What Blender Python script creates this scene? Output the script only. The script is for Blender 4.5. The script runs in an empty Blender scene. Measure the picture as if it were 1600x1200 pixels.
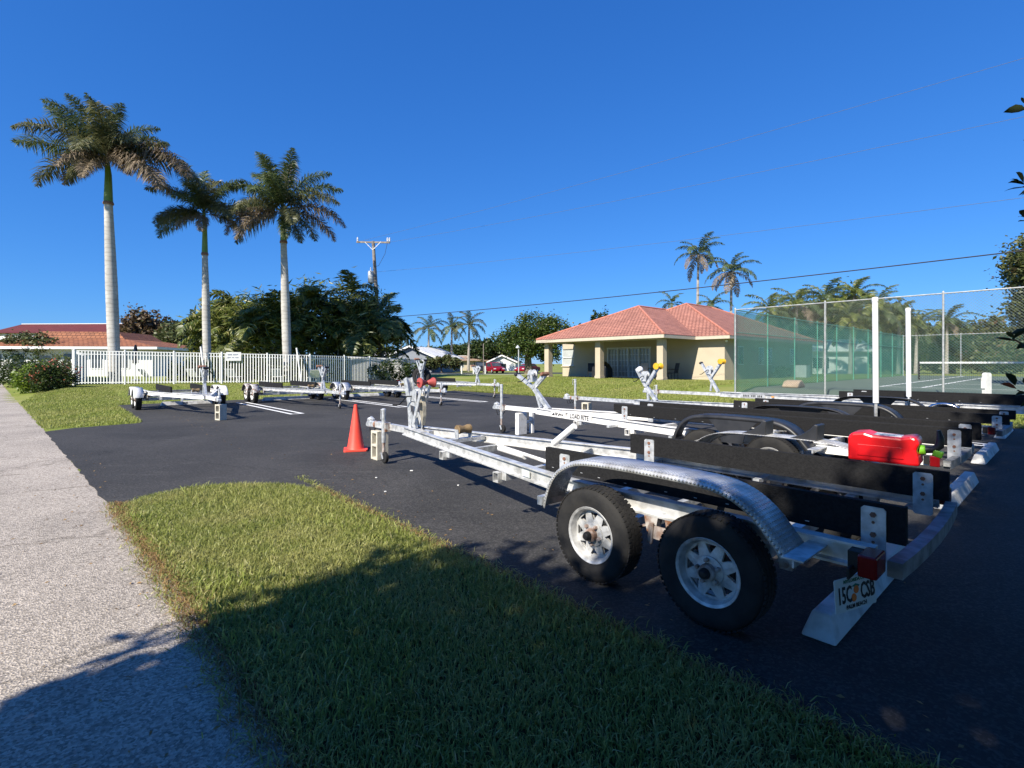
import bpy, math, random
import numpy as np
from mathutils import Vector, Matrix
R = math.radians
random.seed(7)
scene = bpy.context.scene
COL = scene.collection

# ------------------------------------------------------------------ camera, sky, sun, exposure
cam_d = bpy.data.cameras.new("camera")
cam_d.sensor_width = 36.0
cam_d.lens = 18.0
cam_d.shift_y = -0.02
cam_d.clip_end = 3000
cam = bpy.data.objects.new("camera", cam_d)
cam.location = (0, 0, 1.45)
cam.rotation_euler = (R(90), 0, 0)
COL.objects.link(cam)
scene.camera = cam

SUN_AZ = R(37.0)      # light travels towards this bearing (right of the view axis)
SUN_EL = R(40.0)
world = bpy.data.worlds.new("World")
scene.world = world
world.use_nodes = True
wn = world.node_tree.nodes
bg = wn["Background"]
sky = wn.new("ShaderNodeTexSky")
sky.sky_type = 'NISHITA'
sky.sun_disc = False
sky.sun_elevation = SUN_EL
sky.sun_rotation = SUN_AZ + math.pi
sky.altitude = 0
sky.air_density = 1.0
sky.dust_density = 0.0
sky.ozone_density = 6.0
EXPOSURE = 0.95
bg.inputs[1].default_value = 0.12
# one even colour grade of the whole sky (deep clear-day blue), the same in every direction
wl_ = world.node_tree.links
sepc = wn.new("ShaderNodeSeparateColor"); comb = wn.new("ShaderNodeCombineColor")
wl_.new(sky.outputs[0], sepc.inputs[0])
for ch, (gm, k) in enumerate(((1.0, 0.29), (0.75, 0.53), (0.60, 0.96))):
    pre = wn.new("ShaderNodeMath"); pre.operation = 'MULTIPLY'; pre.inputs[1].default_value = 0.154
    pw = wn.new("ShaderNodeMath"); pw.operation = 'POWER'; pw.inputs[1].default_value = gm
    ml = wn.new("ShaderNodeMath"); ml.operation = 'MULTIPLY'; ml.inputs[1].default_value = k / (2 ** EXPOSURE * 0.12)
    wl_.new(sepc.outputs[ch], pre.inputs[0]); wl_.new(pre.outputs[0], pw.inputs[0]); wl_.new(pw.outputs[0], ml.inputs[0]); wl_.new(ml.outputs[0], comb.inputs[ch])
wl_.new(comb.outputs[0], bg.inputs[0])
sun_d = bpy.data.lights.new("sun", 'SUN')
sun_d.energy = 4.4
sun_d.angle = R(0.53)
sun_d.color = (1.0, 0.93, 0.81)
sun = bpy.data.objects.new("sun", sun_d)
COL.objects.link(sun)
L = Vector((math.sin(SUN_AZ) * math.cos(SUN_EL), math.cos(SUN_AZ) * math.cos(SUN_EL), -math.sin(SUN_EL)))
sun.rotation_euler = L.to_track_quat('-Z', 'Y').to_euler()
sun.location = (-20, -25, 30)
vs = scene.view_settings
vs.view_transform = 'Standard'
vs.look = 'None'
vs.exposure = EXPOSURE
vs.gamma = 1.0
vs.use_curve_mapping = False

# ------------------------------------------------------------------ site axes
A42 = R(42)
U = Vector((-math.sin(A42), math.cos(A42), 0))   # along the stalls, towards upper left
V = Vector((math.cos(A42), math.sin(A42), 0))    # along the row of stalls, away to the right
O1 = Vector((1.558, 3.776, 0))
YAW_U = math.atan2(U.y, U.x)
def G(s, w, z=0.0):
    return O1 + U * s + V * w + Vector((0, 0, z))
def sw(x, y):
    dx, dy = x - O1.x, y - O1.y
    return dx * U.x + dy * U.y, dx * V.x + dy * V.y
def sst(t):
    t = np.clip(t, 0, 1)
    return t * t * (3 - 2 * t)
def hz(x, y):
    s, w = sw(x, y)
    a = 0.42 * sst((w - 12.6) / 9.0) * (1 - sst((np.asarray(y) - 50) / 15.0))
    b = 0.30 * sst((s - 23.0) / 6.0) * (1 - sst((w - 6) / 8.0)) * sst((w + 4.6) / 1.6)
    return np.maximum(a, b)

# ------------------------------------------------------------------ materials
MATS = {}
def nmat(name):
    m = bpy.data.materials.new(name)
    m.use_nodes = True
    MATS[name] = m
    return m, m.node_tree.nodes, m.node_tree.links, m.node_tree.nodes["Principled BSDF"]
def mat(name, col, rough=0.6, metal=0.0, var=0.12, scale=6.0, bump=0.0, bscale=40.0, col2=None, spec=0.5, transl=0.0, lo=0.35, hi=0.65, detail=6.0):
    """plain painted / metal / fabric surface: base colour broken by noise, roughness variation and fine relief"""
    m, n, l, p = nmat(name)
    tc = n.new("ShaderNodeTexCoord")
    nz = n.new("ShaderNodeTexNoise")
    nz.inputs["Scale"].default_value = scale
    nz.inputs["Detail"].default_value = detail
    l.new(tc.outputs["Object"], nz.inputs["Vector"])
    rp = n.new("ShaderNodeValToRGB")
    if col2 is None:
        a = [max(0, c * (1 - var)) for c in col] + [1]
        b = [min(1, c * (1 + var)) for c in col] + [1]
    else:
        a = list(col) + [1]
        b = list(col2) + [1]
    rp.color_ramp.elements[0].color = a
    rp.color_ramp.elements[1].color = b
    rp.color_ramp.elements[0].position = lo
    rp.color_ramp.elements[1].position = hi
    l.new(nz.outputs["Fac"], rp.inputs["Fac"])
    l.new(rp.outputs["Color"], p.inputs["Base Color"])
    mr = n.new("ShaderNodeMapRange")
    mr.inputs["To Min"].default_value = max(0.03, rough - 0.1)
    mr.inputs["To Max"].default_value = min(1, rough + 0.1)
    l.new(nz.outputs["Fac"], mr.inputs["Value"])
    l.new(mr.outputs["Result"], p.inputs["Roughness"])
    p.inputs["Metallic"].default_value = metal
    p.inputs["Specular IOR Level"].default_value = spec
    if bump:
        nb = n.new("ShaderNodeTexNoise")
        nb.inputs["Scale"].default_value = bscale
        nb.inputs["Detail"].default_value = 4
        l.new(tc.outputs["Object"], nb.inputs["Vector"])
        bp = n.new("ShaderNodeBump")
        bp.inputs["Strength"].default_value = bump
        bp.inputs["Distance"].default_value = 0.01
        l.new(nb.outputs["Fac"], bp.inputs["Height"])
        l.new(bp.outputs["Normal"], p.inputs["Normal"])
    return m
def leafmat(name, c1, c2, c3=None, transl=0.35, rough=0.45, patch=None):
    """leaves: colour per leaf, some light passing through"""
    m, n, l, p = nmat(name)
    ge = n.new("ShaderNodeNewGeometry")
    rp = n.new("ShaderNodeValToRGB")
    rp.color_ramp.elements[0].color = list(c1) + [1]
    rp.color_ramp.elements[1].color = list(c2) + [1]
    if c3:
        e = rp.color_ramp.elements.new(0.88)
        e.color = list(c2) + [1]
        rp.color_ramp.elements[2].color = list(c3) + [1]
    l.new(ge.outputs["Random Per Island"], rp.inputs["Fac"])
    cout = rp.outputs["Color"]
    if patch:
        pn = n.new("ShaderNodeTexNoise"); pn.inputs["Scale"].default_value = patch[0]; pn.inputs["Detail"].default_value = 6
        l.new(ge.outputs["Position"], pn.inputs["Vector"])
        pr = n.new("ShaderNodeValToRGB"); pr.color_ramp.elements[0].position = 0.44; pr.color_ramp.elements[1].position = 0.66
        pr.color_ramp.elements[0].color = (0, 0, 0, 1); pr.color_ramp.elements[1].color = (0.6, 0.6, 0.6, 1)
        l.new(pn.outputs["Fac"], pr.inputs["Fac"])
        pm = n.new("ShaderNodeMix"); pm.data_type = 'RGBA'; pm.inputs["B"].default_value = list(patch[1]) + [1]
        l.new(cout, pm.inputs["A"]); l.new(pr.outputs[0], pm.inputs["Factor"]); cout = pm.outputs["Result"]
    l.new(cout, p.inputs["Base Color"])
    p.inputs["Roughness"].default_value = rough
    p.inputs["Specular IOR Level"].default_value = 0.35
    tr = n.new("ShaderNodeBsdfTranslucent")
    l.new(cout, tr.inputs["Color"])
    mx = n.new("ShaderNodeMixShader")
    mx.inputs[0].default_value = transl
    out = n["Material Output"]
    l.new(p.outputs[0], mx.inputs[1])
    l.new(tr.outputs[0], mx.inputs[2])
    l.new(mx.outputs[0], out.inputs["Surface"])
    return m

# ground-like materials
def m_asphalt():
    m, n, l, p = nmat("asphalt")
    tc = n.new("ShaderNodeTexCoord")
    big = n.new("ShaderNodeTexNoise"); big.inputs["Scale"].default_value = 0.5; big.inputs["Detail"].default_value = 8; big.inputs["Distortion"].default_value = 0.8
    fine = n.new("ShaderNodeTexNoise"); fine.inputs["Scale"].default_value = 180; fine.inputs["Detail"].default_value = 3
    st = n.new("ShaderNodeTexNoise"); st.inputs["Scale"].default_value = 2.2; st.inputs["Detail"].default_value = 9; st.inputs["Roughness"].default_value = 0.65
    mp = n.new("ShaderNodeMapping"); mp.inputs["Rotation"].default_value = (0, 0, R(42)); mp.inputs["Scale"].default_value = (0.35, 2.2, 1)
    l.new(tc.outputs["Object"], big.inputs["Vector"]); l.new(tc.outputs["Object"], fine.inputs["Vector"])
    l.new(tc.outputs["Object"], mp.inputs["Vector"]); l.new(mp.outputs[0], st.inputs["Vector"])
    r1 = n.new("ShaderNodeValToRGB"); r1.color_ramp.elements[0].color = (0.036, 0.0355, 0.0345, 1); r1.color_ramp.elements[1].color = (0.062, 0.060, 0.058, 1)
    r1.color_ramp.elements[0].position = 0.3; r1.color_ramp.elements[1].position = 0.7
    l.new(big.outputs["Fac"], r1.inputs["Fac"])
    r2 = n.new("ShaderNodeValToRGB"); r2.color_ramp.elements[0].position = 0.56; r2.color_ramp.elements[1].position = 0.80
    r2.color_ramp.elements[0].color = (0, 0, 0, 1); r2.color_ramp.elements[1].color = (0.3, 0.3, 0.3, 1)
    l.new(st.outputs["Fac"], r2.inputs["Fac"])
    mx = n.new("ShaderNodeMix"); mx.data_type = 'RGBA'; mx.inputs["B"].default_value = (0.17, 0.165, 0.155, 1)
    l.new(r1.outputs[0], mx.inputs["A"]); l.new(r2.outputs[0], mx.inputs["Factor"])
    ag = n.new("ShaderNodeTexVoronoi"); ag.inputs["Scale"].default_value = 85
    l.new(tc.outputs["Object"], ag.inputs["Vector"])
    sc_ = n.new("ShaderNodeSeparateColor"); l.new(ag.outputs["Color"], sc_.inputs[0])
    ar = n.new("ShaderNodeValToRGB"); ar.color_ramp.elements[0].color = (0.72, 0.72, 0.72, 1); ar.color_ramp.elements[1].color = (1.5, 1.48, 1.45, 1)
    ar.color_ramp.elements[0].position = 0.45; ar.color_ramp.elements[1].position = 0.98
    l.new(sc_.outputs[0], ar.inputs["Fac"])
    m2 = n.new("ShaderNodeMix"); m2.data_type = 'RGBA'; m2.blend_type = 'MULTIPLY'; m2.inputs["Factor"].default_value = 1
    l.new(mx.outputs["Result"], m2.inputs["A"]); l.new(ar.outputs[0], m2.inputs["B"])
    ck = n.new("ShaderNodeTexVoronoi"); ck.feature = 'DISTANCE_TO_EDGE'; ck.inputs["Scale"].default_value = 0.22
    wb = n.new("ShaderNodeTexNoise"); wb.inputs["Scale"].default_value = 2.2; wb.inputs["Detail"].default_value = 8
    l.new(tc.outputs["Object"], wb.inputs["Vector"])
    ad = n.new("ShaderNodeMix"); ad.data_type = 'RGBA'; ad.blend_type = 'LINEAR_LIGHT'; ad.inputs["Factor"].default_value = 0.35
    l.new(tc.outputs["Object"], ad.inputs["A"]); l.new(wb.outputs["Color"], ad.inputs["B"]); l.new(ad.outputs["Result"], ck.inputs["Vector"])
    cr_ = n.new("ShaderNodeValToRGB"); cr_.color_ramp.elements[0].color = (0.45, 0.45, 0.45, 1); cr_.color_ramp.elements[1].color = (1, 1, 1, 1)
    cr_.color_ramp.elements[0].position = 0.001; cr_.color_ramp.elements[1].position = 0.0035
    l.new(ck.outputs["Distance"], cr_.inputs["Fac"])
    m3 = n.new("ShaderNodeMix"); m3.data_type = 'RGBA'; m3.blend_type = 'MULTIPLY'; m3.inputs["Factor"].default_value = 0.6
    l.new(m2.outputs["Result"], m3.inputs["A"]); l.new(cr_.outputs[0], m3.inputs["B"])
    l.new(m3.outputs["Result"], p.inputs["Base Color"])
    p.inputs["Roughness"].default_value = 0.82
    p.inputs["Specular IOR Level"].default_value = 0.25
    bp = n.new("ShaderNodeBump"); bp.inputs["Strength"].default_value = 0.35; bp.inputs["Distance"].default_value = 0.006
    l.new(fine.outputs["Fac"], bp.inputs["Height"]); l.new(bp.outputs[0], p.inputs["Normal"])
    return m
def m_sidewalk():
    m, n, l, p = nmat("sidewalk_aggregate")
    tc = n.new("ShaderNodeTexCoord")
    vo = n.new("ShaderNodeTexVoronoi"); vo.inputs["Scale"].default_value = 95
    big = n.new("ShaderNodeTexNoise"); big.inputs["Scale"].default_value = 0.9; big.inputs["Detail"].default_value = 8
    st = n.new("ShaderNodeTexNoise"); st.inputs["Scale"].default_value = 5; st.inputs["Detail"].default_value = 8
    cr = n.new("ShaderNodeTexVoronoi"); cr.feature = 'DISTANCE_TO_EDGE'; cr.inputs["Scale"].default_value = 0.42
    wob = n.new("ShaderNodeTexNoise"); wob.inputs["Scale"].default_value = 3.5; wob.inputs["Detail"].default_value = 6
    add = n.new("ShaderNodeMix"); add.data_type = 'RGBA'; add.blend_type = 'LINEAR_LIGHT'; add.inputs["Factor"].default_value = 0.22
    for t in (vo, big, st, wob): l.new(tc.outputs["Object"], t.inputs["Vector"])
    l.new(tc.outputs["Object"], add.inputs["A"]); l.new(wob.outputs["Color"], add.inputs["B"]); l.new(add.outputs["Result"], cr.inputs["Vector"])
    r0 = n.new("ShaderNodeValToRGB"); r0.color_ramp.elements[0].color = (0.19, 0.165, 0.138, 1); r0.color_ramp.elements[1].color = (0.58, 0.51, 0.43, 1)
    sep = n.new("ShaderNodeSeparateColor"); l.new(vo.outputs["Color"], sep.inputs[0]); l.new(sep.outputs[0], r0.inputs["Fac"])
    r1 = n.new("ShaderNodeValToRGB"); r1.color_ramp.elements[0].color = (0.74, 0.74, 0.74, 1); r1.color_ramp.elements[1].color = (1.0, 1.0, 1.0, 1)
    r1.color_ramp.elements[0].position = 0.3; r1.color_ramp.elements[1].position = 0.62
    l.new(big.outputs["Fac"], r1.inputs["Fac"])
    mu = n.new("ShaderNodeMix"); mu.data_type = 'RGBA'; mu.blend_type = 'MULTIPLY'; mu.inputs["Factor"].default_value = 1
    l.new(r0.outputs[0], mu.inputs["A"]); l.new(r1.outputs[0], mu.inputs["B"])
    r3 = n.new("ShaderNodeValToRGB"); r3.color_ramp.elements[0].color = (0.35, 0.33, 0.3, 1); r3.color_ramp.elements[1].color = (1, 1, 1, 1)
    r3.color_ramp.elements[0].position = 0.001; r3.color_ramp.elements[1].position = 0.011
    l.new(cr.outputs["Distance"], r3.inputs["Fac"])
    mu2 = n.new("ShaderNodeMix"); mu2.data_type = 'RGBA'; mu2.blend_type = 'MULTIPLY'; mu2.inputs["Factor"].default_value = 0.5
    l.new(mu.outputs["Result"], mu2.inputs["A"]); l.new(r3.outputs[0], mu2.inputs["B"])
    l.new(mu2.outputs["Result"], p.inputs["Base Color"])
    p.inputs["Roughness"].default_value = 0.9
    bp = n.new("ShaderNodeBump"); bp.inputs["Strength"].default_value = 0.9; bp.inputs["Distance"].default_value = 0.006
    l.new(vo.outputs["Distance"], bp.inputs["Height"]); l.new(bp.outputs[0], p.inputs["Normal"])
    return m
def m_lawn(name, dark, light, dry, scale=0.35):
    m, n, l, p = nmat(name)
    tc = n.new("ShaderNodeTexCoord")
    big = n.new("ShaderNodeTexNoise"); big.inputs["Scale"].default_value = scale; big.inputs["Detail"].default_value = 7
    fine = n.new("ShaderNodeTexNoise"); fine.inputs["Scale"].default_value = 22; fine.inputs["Detail"].default_value = 6; fine.inputs["Roughness"].default_value = 0.7
    l.new(tc.outputs["Object"], big.inputs["Vector"]); l.new(tc.outputs["Object"], fine.inputs["Vector"])
    r1 = n.new("ShaderNodeValToRGB"); r1.color_ramp.elements[0].color = list(dark) + [1]; r1.color_ramp.elements[1].color = list(light) + [1]
    r1.color_ramp.elements[0].position = 0.3; r1.color_ramp.elements[1].position = 0.7
    l.new(fine.outputs["Fac"], r1.inputs["Fac"])
    r2 = n.new("ShaderNodeValToRGB"); r2.color_ramp.elements[0].position = 0.45; r2.color_ramp.elements[1].position = 0.72
    r2.color_ramp.elements[0].color = (0, 0, 0, 1); r2.color_ramp.elements[1].color = (0.7, 0.7, 0.7, 1)
    l.new(big.outputs["Fac"], r2.inputs["Fac"])
    mx = n.new("ShaderNodeMix"); mx.data_type = 'RGBA'; mx.inputs["B"].default_value = list(dry) + [1]
    l.new(r1.outputs[0], mx.inputs["A"]); l.new(r2.outputs[0], mx.inputs["Factor"]); l.new(mx.outputs["Result"], p.inputs["Base Color"])
    p.inputs["Roughness"].default_value = 0.95
    p.inputs["Specular IOR Level"].default_value = 0.1
    bp = n.new("ShaderNodeBump"); bp.inputs["Strength"].default_value = 0.8; bp.inputs["Distance"].default_value = 0.02
    l.new(fine.outputs["Fac"], bp.inputs["Height"]); l.new(bp.outputs[0], p.inputs["Normal"])
    return m
def m_tread_plate():
    m, n, l, p = nmat("tread_plate")
    tc = n.new("ShaderNodeTexCoord")
    sp = n.new("ShaderNodeSeparateXYZ"); l.new(tc.outputs["UV"], sp.inputs[0])
    def mth(op, a, b=None):
        t = n.new("ShaderNodeMath"); t.operation = op
        for i, q in enumerate((a, b)):
            if q is None: continue
            if isinstance(q, (int, float)): t.inputs[i].default_value = q
            else: l.new(q, t.inputs[i])
        return t.outputs[0]
    k = 2 * math.pi / 0.046
    a = mth('SINE', mth('MULTIPLY', mth('ADD', sp.outputs[0], sp.outputs[1]), k))
    b = mth('SINE', mth('MULTIPLY', mth('SUBTRACT', sp.outputs[0], sp.outputs[1]), k))
    hgt = mth('MAXIMUM', mth('MULTIPLY', a, b), 0.25)
    nz = n.new("ShaderNodeTexNoise"); nz.inputs["Scale"].default_value = 9; nz.inputs["Detail"].default_value = 8
    l.new(tc.outputs["Object"], nz.inputs["Vector"])
    rp = n.new("ShaderNodeValToRGB"); rp.color_ramp.elements[0].color = (0.42, 0.41, 0.39, 1); rp.color_ramp.elements[1].color = (0.68, 0.68, 0.67, 1)
    rp.color_ramp.elements[0].position = 0.35; rp.color_ramp.elements[1].position = 0.6
    l.new(nz.outputs["Fac"], rp.inputs["Fac"]); l.new(rp.outputs[0], p.inputs["Base Color"])
    p.inputs["Metallic"].default_value = 0.55; p.inputs["Roughness"].default_value = 0.42
    bp = n.new("ShaderNodeBump"); bp.inputs["Strength"].default_value = 1.0; bp.inputs["Distance"].default_value = 0.012
    l.new(hgt, bp.inputs["Height"]); l.new(bp.outputs[0], p.inputs["Normal"])
    return m
def m_roof(name, c1, c2, tw, th, mortar):
    m, n, l, p = nmat(name)
    tc = n.new("ShaderNodeTexCoord")
    br = n.new("ShaderNodeTexBrick")
    br.inputs["Color1"].default_value = list(c1) + [1]; br.inputs["Color2"].default_value = list(c2) + [1]; br.inputs["Mortar"].default_value = list(mortar) + [1]
    br.inputs["Scale"].default_value = 1; br.inputs["Brick Width"].default_value = tw; br.inputs["Row Height"].default_value = th
    br.inputs["Mortar Size"].default_value = th * 0.09; br.inputs["Mortar Smooth"].default_value = 0.6
    l.new(tc.outputs["UV"], br.inputs["Vector"])
    nz = n.new("ShaderNodeTexNoise"); nz.inputs["Scale"].default_value = 0.8; nz.inputs["Detail"].default_value = 8
    l.new(tc.outputs["Object"], nz.inputs["Vector"])
    mr = n.new("ShaderNodeMapRange"); mr.inputs["To Min"].default_value = 0.65; mr.inputs["To Max"].default_value = 1.3
    l.new(nz.outputs["Fac"], mr.inputs["Value"])
    mu = n.new("ShaderNodeMix"); mu.data_type = 'RGBA'; mu.blend_type = 'MULTIPLY'; mu.inputs["Factor"].default_value = 1
    l.new(br.outputs["Color"], mu.inputs["A"]); l.new(mr.outputs[0], mu.inputs["B"])
    l.new(mu.outputs["Result"], p.inputs["Base Color"])
    p.inputs["Roughness"].default_value = 0.8
    bp = n.new("ShaderNodeBump"); bp.invert = True; bp.inputs["Strength"].default_value = 1; bp.inputs["Distance"].default_value = 0.05
    l.new(br.outputs["Fac"], bp.inputs["Height"]); l.new(bp.outputs[0], p.inputs["Normal"])
    return m
def m_screen():
    m, n, l, p = nmat("windscreen_mesh")
    p.inputs["Base Color"].default_value = (0.05, 0.36, 0.27, 1); p.inputs["Roughness"].default_value = 0.8
    tp = n.new("ShaderNodeBsdfTransparent"); tp.inputs[0].default_value = (0.80, 0.95, 0.90, 1)
    mx = n.new("ShaderNodeMixShader"); mx.inputs[0].default_value = 0.48
    l.new(tp.outputs[0], mx.inputs[1]); l.new(p.outputs[0], mx.inputs[2]); l.new(mx.outputs[0], n["Material Output"].inputs["Surface"])
    return m
m_asphalt(); m_sidewalk(); m_tread_plate(); m_screen()
m_lawn("lawn", (0.11, 0.15, 0.028), (0.25, 0.285, 0.06), (0.33, 0.30, 0.12))
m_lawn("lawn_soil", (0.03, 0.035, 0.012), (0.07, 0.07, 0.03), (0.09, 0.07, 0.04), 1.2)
m_roof("roof_tile_pink", (0.43, 0.19, 0.135), (0.35, 0.15, 0.105), 0.26, 0.30, (0.16, 0.05, 0.035))
m_roof("roof_shingle_orange", (0.33, 0.125, 0.055), (0.23, 0.085, 0.04), 0.4, 0.3, (0.12, 0.04, 0.02))
m_roof("roof_red", (0.14, 0.018, 0.015), (0.12, 0.016, 0.013), 6, 0.4, (0.07, 0.01, 0.01))
m_roof("roof_tan", (0.42, 0.30, 0.22), (0.36, 0.25, 0.18), 0.5, 0.35, (0.2, 0.13, 0.1))
m_roof("roof_white", (0.75, 0.75, 0.74), (0.7, 0.7, 0.7), 1.2, 0.4, (0.55, 0.55, 0.55))
mat("aluminium", (0.44, 0.44, 0.43), 0.42, 0.45, col2=(0.74, 0.74, 0.73), scale=11, bump=0.08, lo=0.32, hi=0.58, detail=10)
mat("galvanised", (0.38, 0.40, 0.41), 0.45, 0.5, col2=(0.68, 0.69, 0.70), scale=16, bump=0.1, lo=0.32, hi=0.6, detail=10)
mat("galvanised_dull", (0.13, 0.135, 0.14), 0.6, 0.3, col2=(0.30, 0.31, 0.32), scale=12, bump=0.1)  # darkened galvanised: shade on the rear bar put into its colour
mat("galvanised_rusty", (0.22, 0.10, 0.05), 0.7, 0.3, col2=(0.52, 0.50, 0.48), scale=11, lo=0.38, hi=0.55)
mat("rim_galvanised", (0.30, 0.30, 0.30), 0.5, 0.4, col2=(0.60, 0.60, 0.59), scale=18, bump=0.1, lo=0.3, hi=0.6)
mat("rust", (0.16, 0.055, 0.03), 0.85, 0.1, col2=(0.33, 0.20, 0.14), scale=20)
mat("hub_rust", (0.22, 0.13, 0.09), 0.75, 0.3, col2=(0.50, 0.45, 0.42), scale=16)
mat("white_paint", (0.55, 0.52, 0.47), 0.5, 0, col2=(0.77, 0.76, 0.74), scale=9, bump=0.06, lo=0.28, hi=0.48, detail=10)
mat("fence_white", (0.72, 0.72, 0.71), 0.45, var=0.05, scale=1.5)
mat("pvc", (0.83, 0.83, 0.82), 0.32, var=0.03, scale=3)
mat("bunk_carpet", (0.011, 0.011, 0.012), 0.95, 0, col2=(0.019, 0.019, 0.020), scale=60, bump=0.5, bscale=150, spec=0.2)
mat("tyre_rubber", (0.012, 0.012, 0.013), 0.8, 0, col2=(0.026, 0.025, 0.024), scale=8, bump=0.25, bscale=70, spec=0.3)
mat("black_plastic", (0.014, 0.015, 0.018), 0.45, 0, col2=(0.028, 0.029, 0.033), scale=6)
mat("black_steel", (0.015, 0.015, 0.016), 0.5, 0.2, var=0.3)
mat("chrome", (0.75, 0.75, 0.76), 0.12, 1.0, var=0.04)
mat("red_roller", (0.30, 0.03, 0.03), 0.55, 0, col2=(0.40, 0.08, 0.07), scale=12)
mat("yellow_roller", (0.62, 0.36, 0.02), 0.45, 0, var=0.15, scale=12)
mat("brown_roller", (0.16, 0.105, 0.05), 0.7, 0, col2=(0.26, 0.18, 0.09), scale=16)
mat("strap_webbing", (0.52, 0.47, 0.36), 0.9, 0, var=0.15, scale=20)
mat("cone_orange", (0.80, 0.075, 0.045), 0.5, 0, var=0.1, scale=4, bump=0.05)
mat("concrete_block", (0.56, 0.52, 0.42), 0.95, 0, var=0.12, scale=18, bump=0.6, bscale=110)
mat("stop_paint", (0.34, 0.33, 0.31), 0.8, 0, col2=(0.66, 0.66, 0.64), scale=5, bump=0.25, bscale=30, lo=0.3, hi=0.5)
mat("line_paint", (0.45, 0.45, 0.44), 0.8, 0, col2=(0.78, 0.78, 0.76), scale=9, lo=0.3, hi=0.45)
mat("red_can", (0.72, 0.008, 0.012), 0.32, 0, var=0.08, scale=4)
mat("can_label", (0.65, 0.68, 0.7), 0.5, 0, col2=(0.2, 0.28, 0.35), scale=30, lo=0.5, hi=0.55)
mat("lime_green", (0.22, 0.62, 0.03), 0.4, var=0.05)
mat("lens_red", (0.16, 0.004, 0.006), 0.2, var=0.1)
mat("lens_amber", (0.75, 0.30, 0.02), 0.25, var=0.1)
mat("plate_white", (0.62, 0.66, 0.64), 0.4, var=0.05)
mat("plate_green", (0.02, 0.16, 0.09), 0.5)
mat("plate_orange", (0.75, 0.17, 0.02), 0.5)
mat("lettering", (0.012, 0.012, 0.014), 0.6)
mat("stucco_cream", (0.475, 0.405, 0.30), 0.9, var=0.05, scale=1.2, bump=0.3, bscale=60)
mat("stucco_white", (0.68, 0.68, 0.66), 0.9, var=0.05, scale=1.2, bump=0.2)
mat("stucco_grey", (0.22, 0.24, 0.27), 0.9, var=0.05, scale=1.2)
mat("trim_cream", (0.50, 0.44, 0.345), 0.7, var=0.05)
mat("trim_white", (0.76, 0.76, 0.75), 0.6, var=0.04)
mat("ridge_tile", (0.44, 0.17, 0.115), 0.8, var=0.2, scale=5)
mat("window_glass", (0.05, 0.06, 0.065), 0.08, var=0.3, scale=2, spec=0.8)
mat("blind_glass", (0.42, 0.44, 0.43), 0.15, var=0.1, scale=1, spec=0.8)
mat("bark_royal", (0.36, 0.34, 0.31), 0.9, 0, col2=(0.52, 0.50, 0.46), scale=1.6, bump=0.4, bscale=12)
_b = M_ = MATS["bark_royal"]
_n, _l = _b.node_tree.nodes, _b.node_tree.links
_w = _n.new("ShaderNodeTexWave"); _w.wave_type = 'BANDS'; _w.bands_direction = 'Z'; _w.inputs["Scale"].default_value = 1.3; _w.inputs["Distortion"].default_value = 4.5; _w.inputs["Detail"].default_value = 3; _w.inputs["Detail Scale"].default_value = 2.0
_tc = _n.new("ShaderNodeTexCoord"); _l.new(_tc.outputs["Object"], _w.inputs["Vector"])
_r = _n.new("ShaderNodeValToRGB"); _r.color_ramp.elements[0].color = (0.80, 0.79, 0.77, 1); _r.color_ramp.elements[1].color = (1, 1, 1, 1); _r.color_ramp.elements[0].position = 0.02; _r.color_ramp.elements[1].position = 0.22
_l.new(_w.outputs["Fac"], _r.inputs["Fac"])
_m = _n.new("ShaderNodeMix"); _m.data_type = 'RGBA'; _m.blend_type = 'MULTIPLY'; _m.inputs["Factor"].default_value = 1
_p = _n["Principled BSDF"]; _src = _p.inputs["Base Color"].links[0].from_socket
_l.new(_src, _m.inputs["A"]); _l.new(_r.outputs[0], _m.inputs["B"]); _l.new(_m.outputs["Result"], _p.inputs["Base Color"])
mat("crownshaft", (0.11, 0.20, 0.03), 0.45, 0, col2=(0.20, 0.27, 0.06), scale=2.5)
mat("bark", (0.10, 0.075, 0.05), 0.95, 0, col2=(0.20, 0.165, 0.12), scale=5, bump=0.7, bscale=18)
mat("bark_palm", (0.26, 0.23, 0.20), 0.95, 0, col2=(0.38, 0.35, 0.31), scale=3, bump=0.5, bscale=14)
mat("pole_wood", (0.16, 0.13, 0.11), 0.9, 0, col2=(0.28, 0.25, 0.22), scale=4, bump=0.4, bscale=25)
mat("transformer_grey", (0.46, 0.48, 0.49), 0.5, 0.1, var=0.08)
mat("porcelain", (0.6, 0.62, 0.66), 0.25, var=0.04)
mat("wire", (0.02, 0.02, 0.022), 0.6)
mat("wire_light", (0.10, 0.12, 0.16), 0.6)
mat("fence_pipe", (0.30, 0.31, 0.31), 0.5, 0.3, col2=(0.46, 0.47, 0.47), scale=10)
mat("chain_wire", (0.16, 0.19, 0.18), 0.5, 0.3)
mat("green_wire", (0.05, 0.22, 0.15), 0.6)
mat("green_pipe", (0.08, 0.30, 0.22), 0.5)
mat("court_green", (0.075, 0.115, 0.085), 0.9, 0, col2=(0.10, 0.14, 0.105), scale=0.6, bump=0.1)
mat("court_line", (0.72, 0.73, 0.70), 0.8, var=0.06)
mat("net_black", (0.01, 0.012, 0.012), 0.8)
mat("patio_concrete", (0.52, 0.49, 0.44), 0.9, var=0.1, scale=3)
mat("road_asphalt", (0.03, 0.03, 0.032), 0.9, var=0.15, scale=2)
mat("car_red", (0.28, 0.008, 0.015), 0.25, 0.2, var=0.05)
mat("car_dark", (0.012, 0.014, 0.016), 0.25, 0.2, var=0.05)
mat("chair_tan", (0.42, 0.36, 0.30), 0.7, var=0.1)
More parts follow.
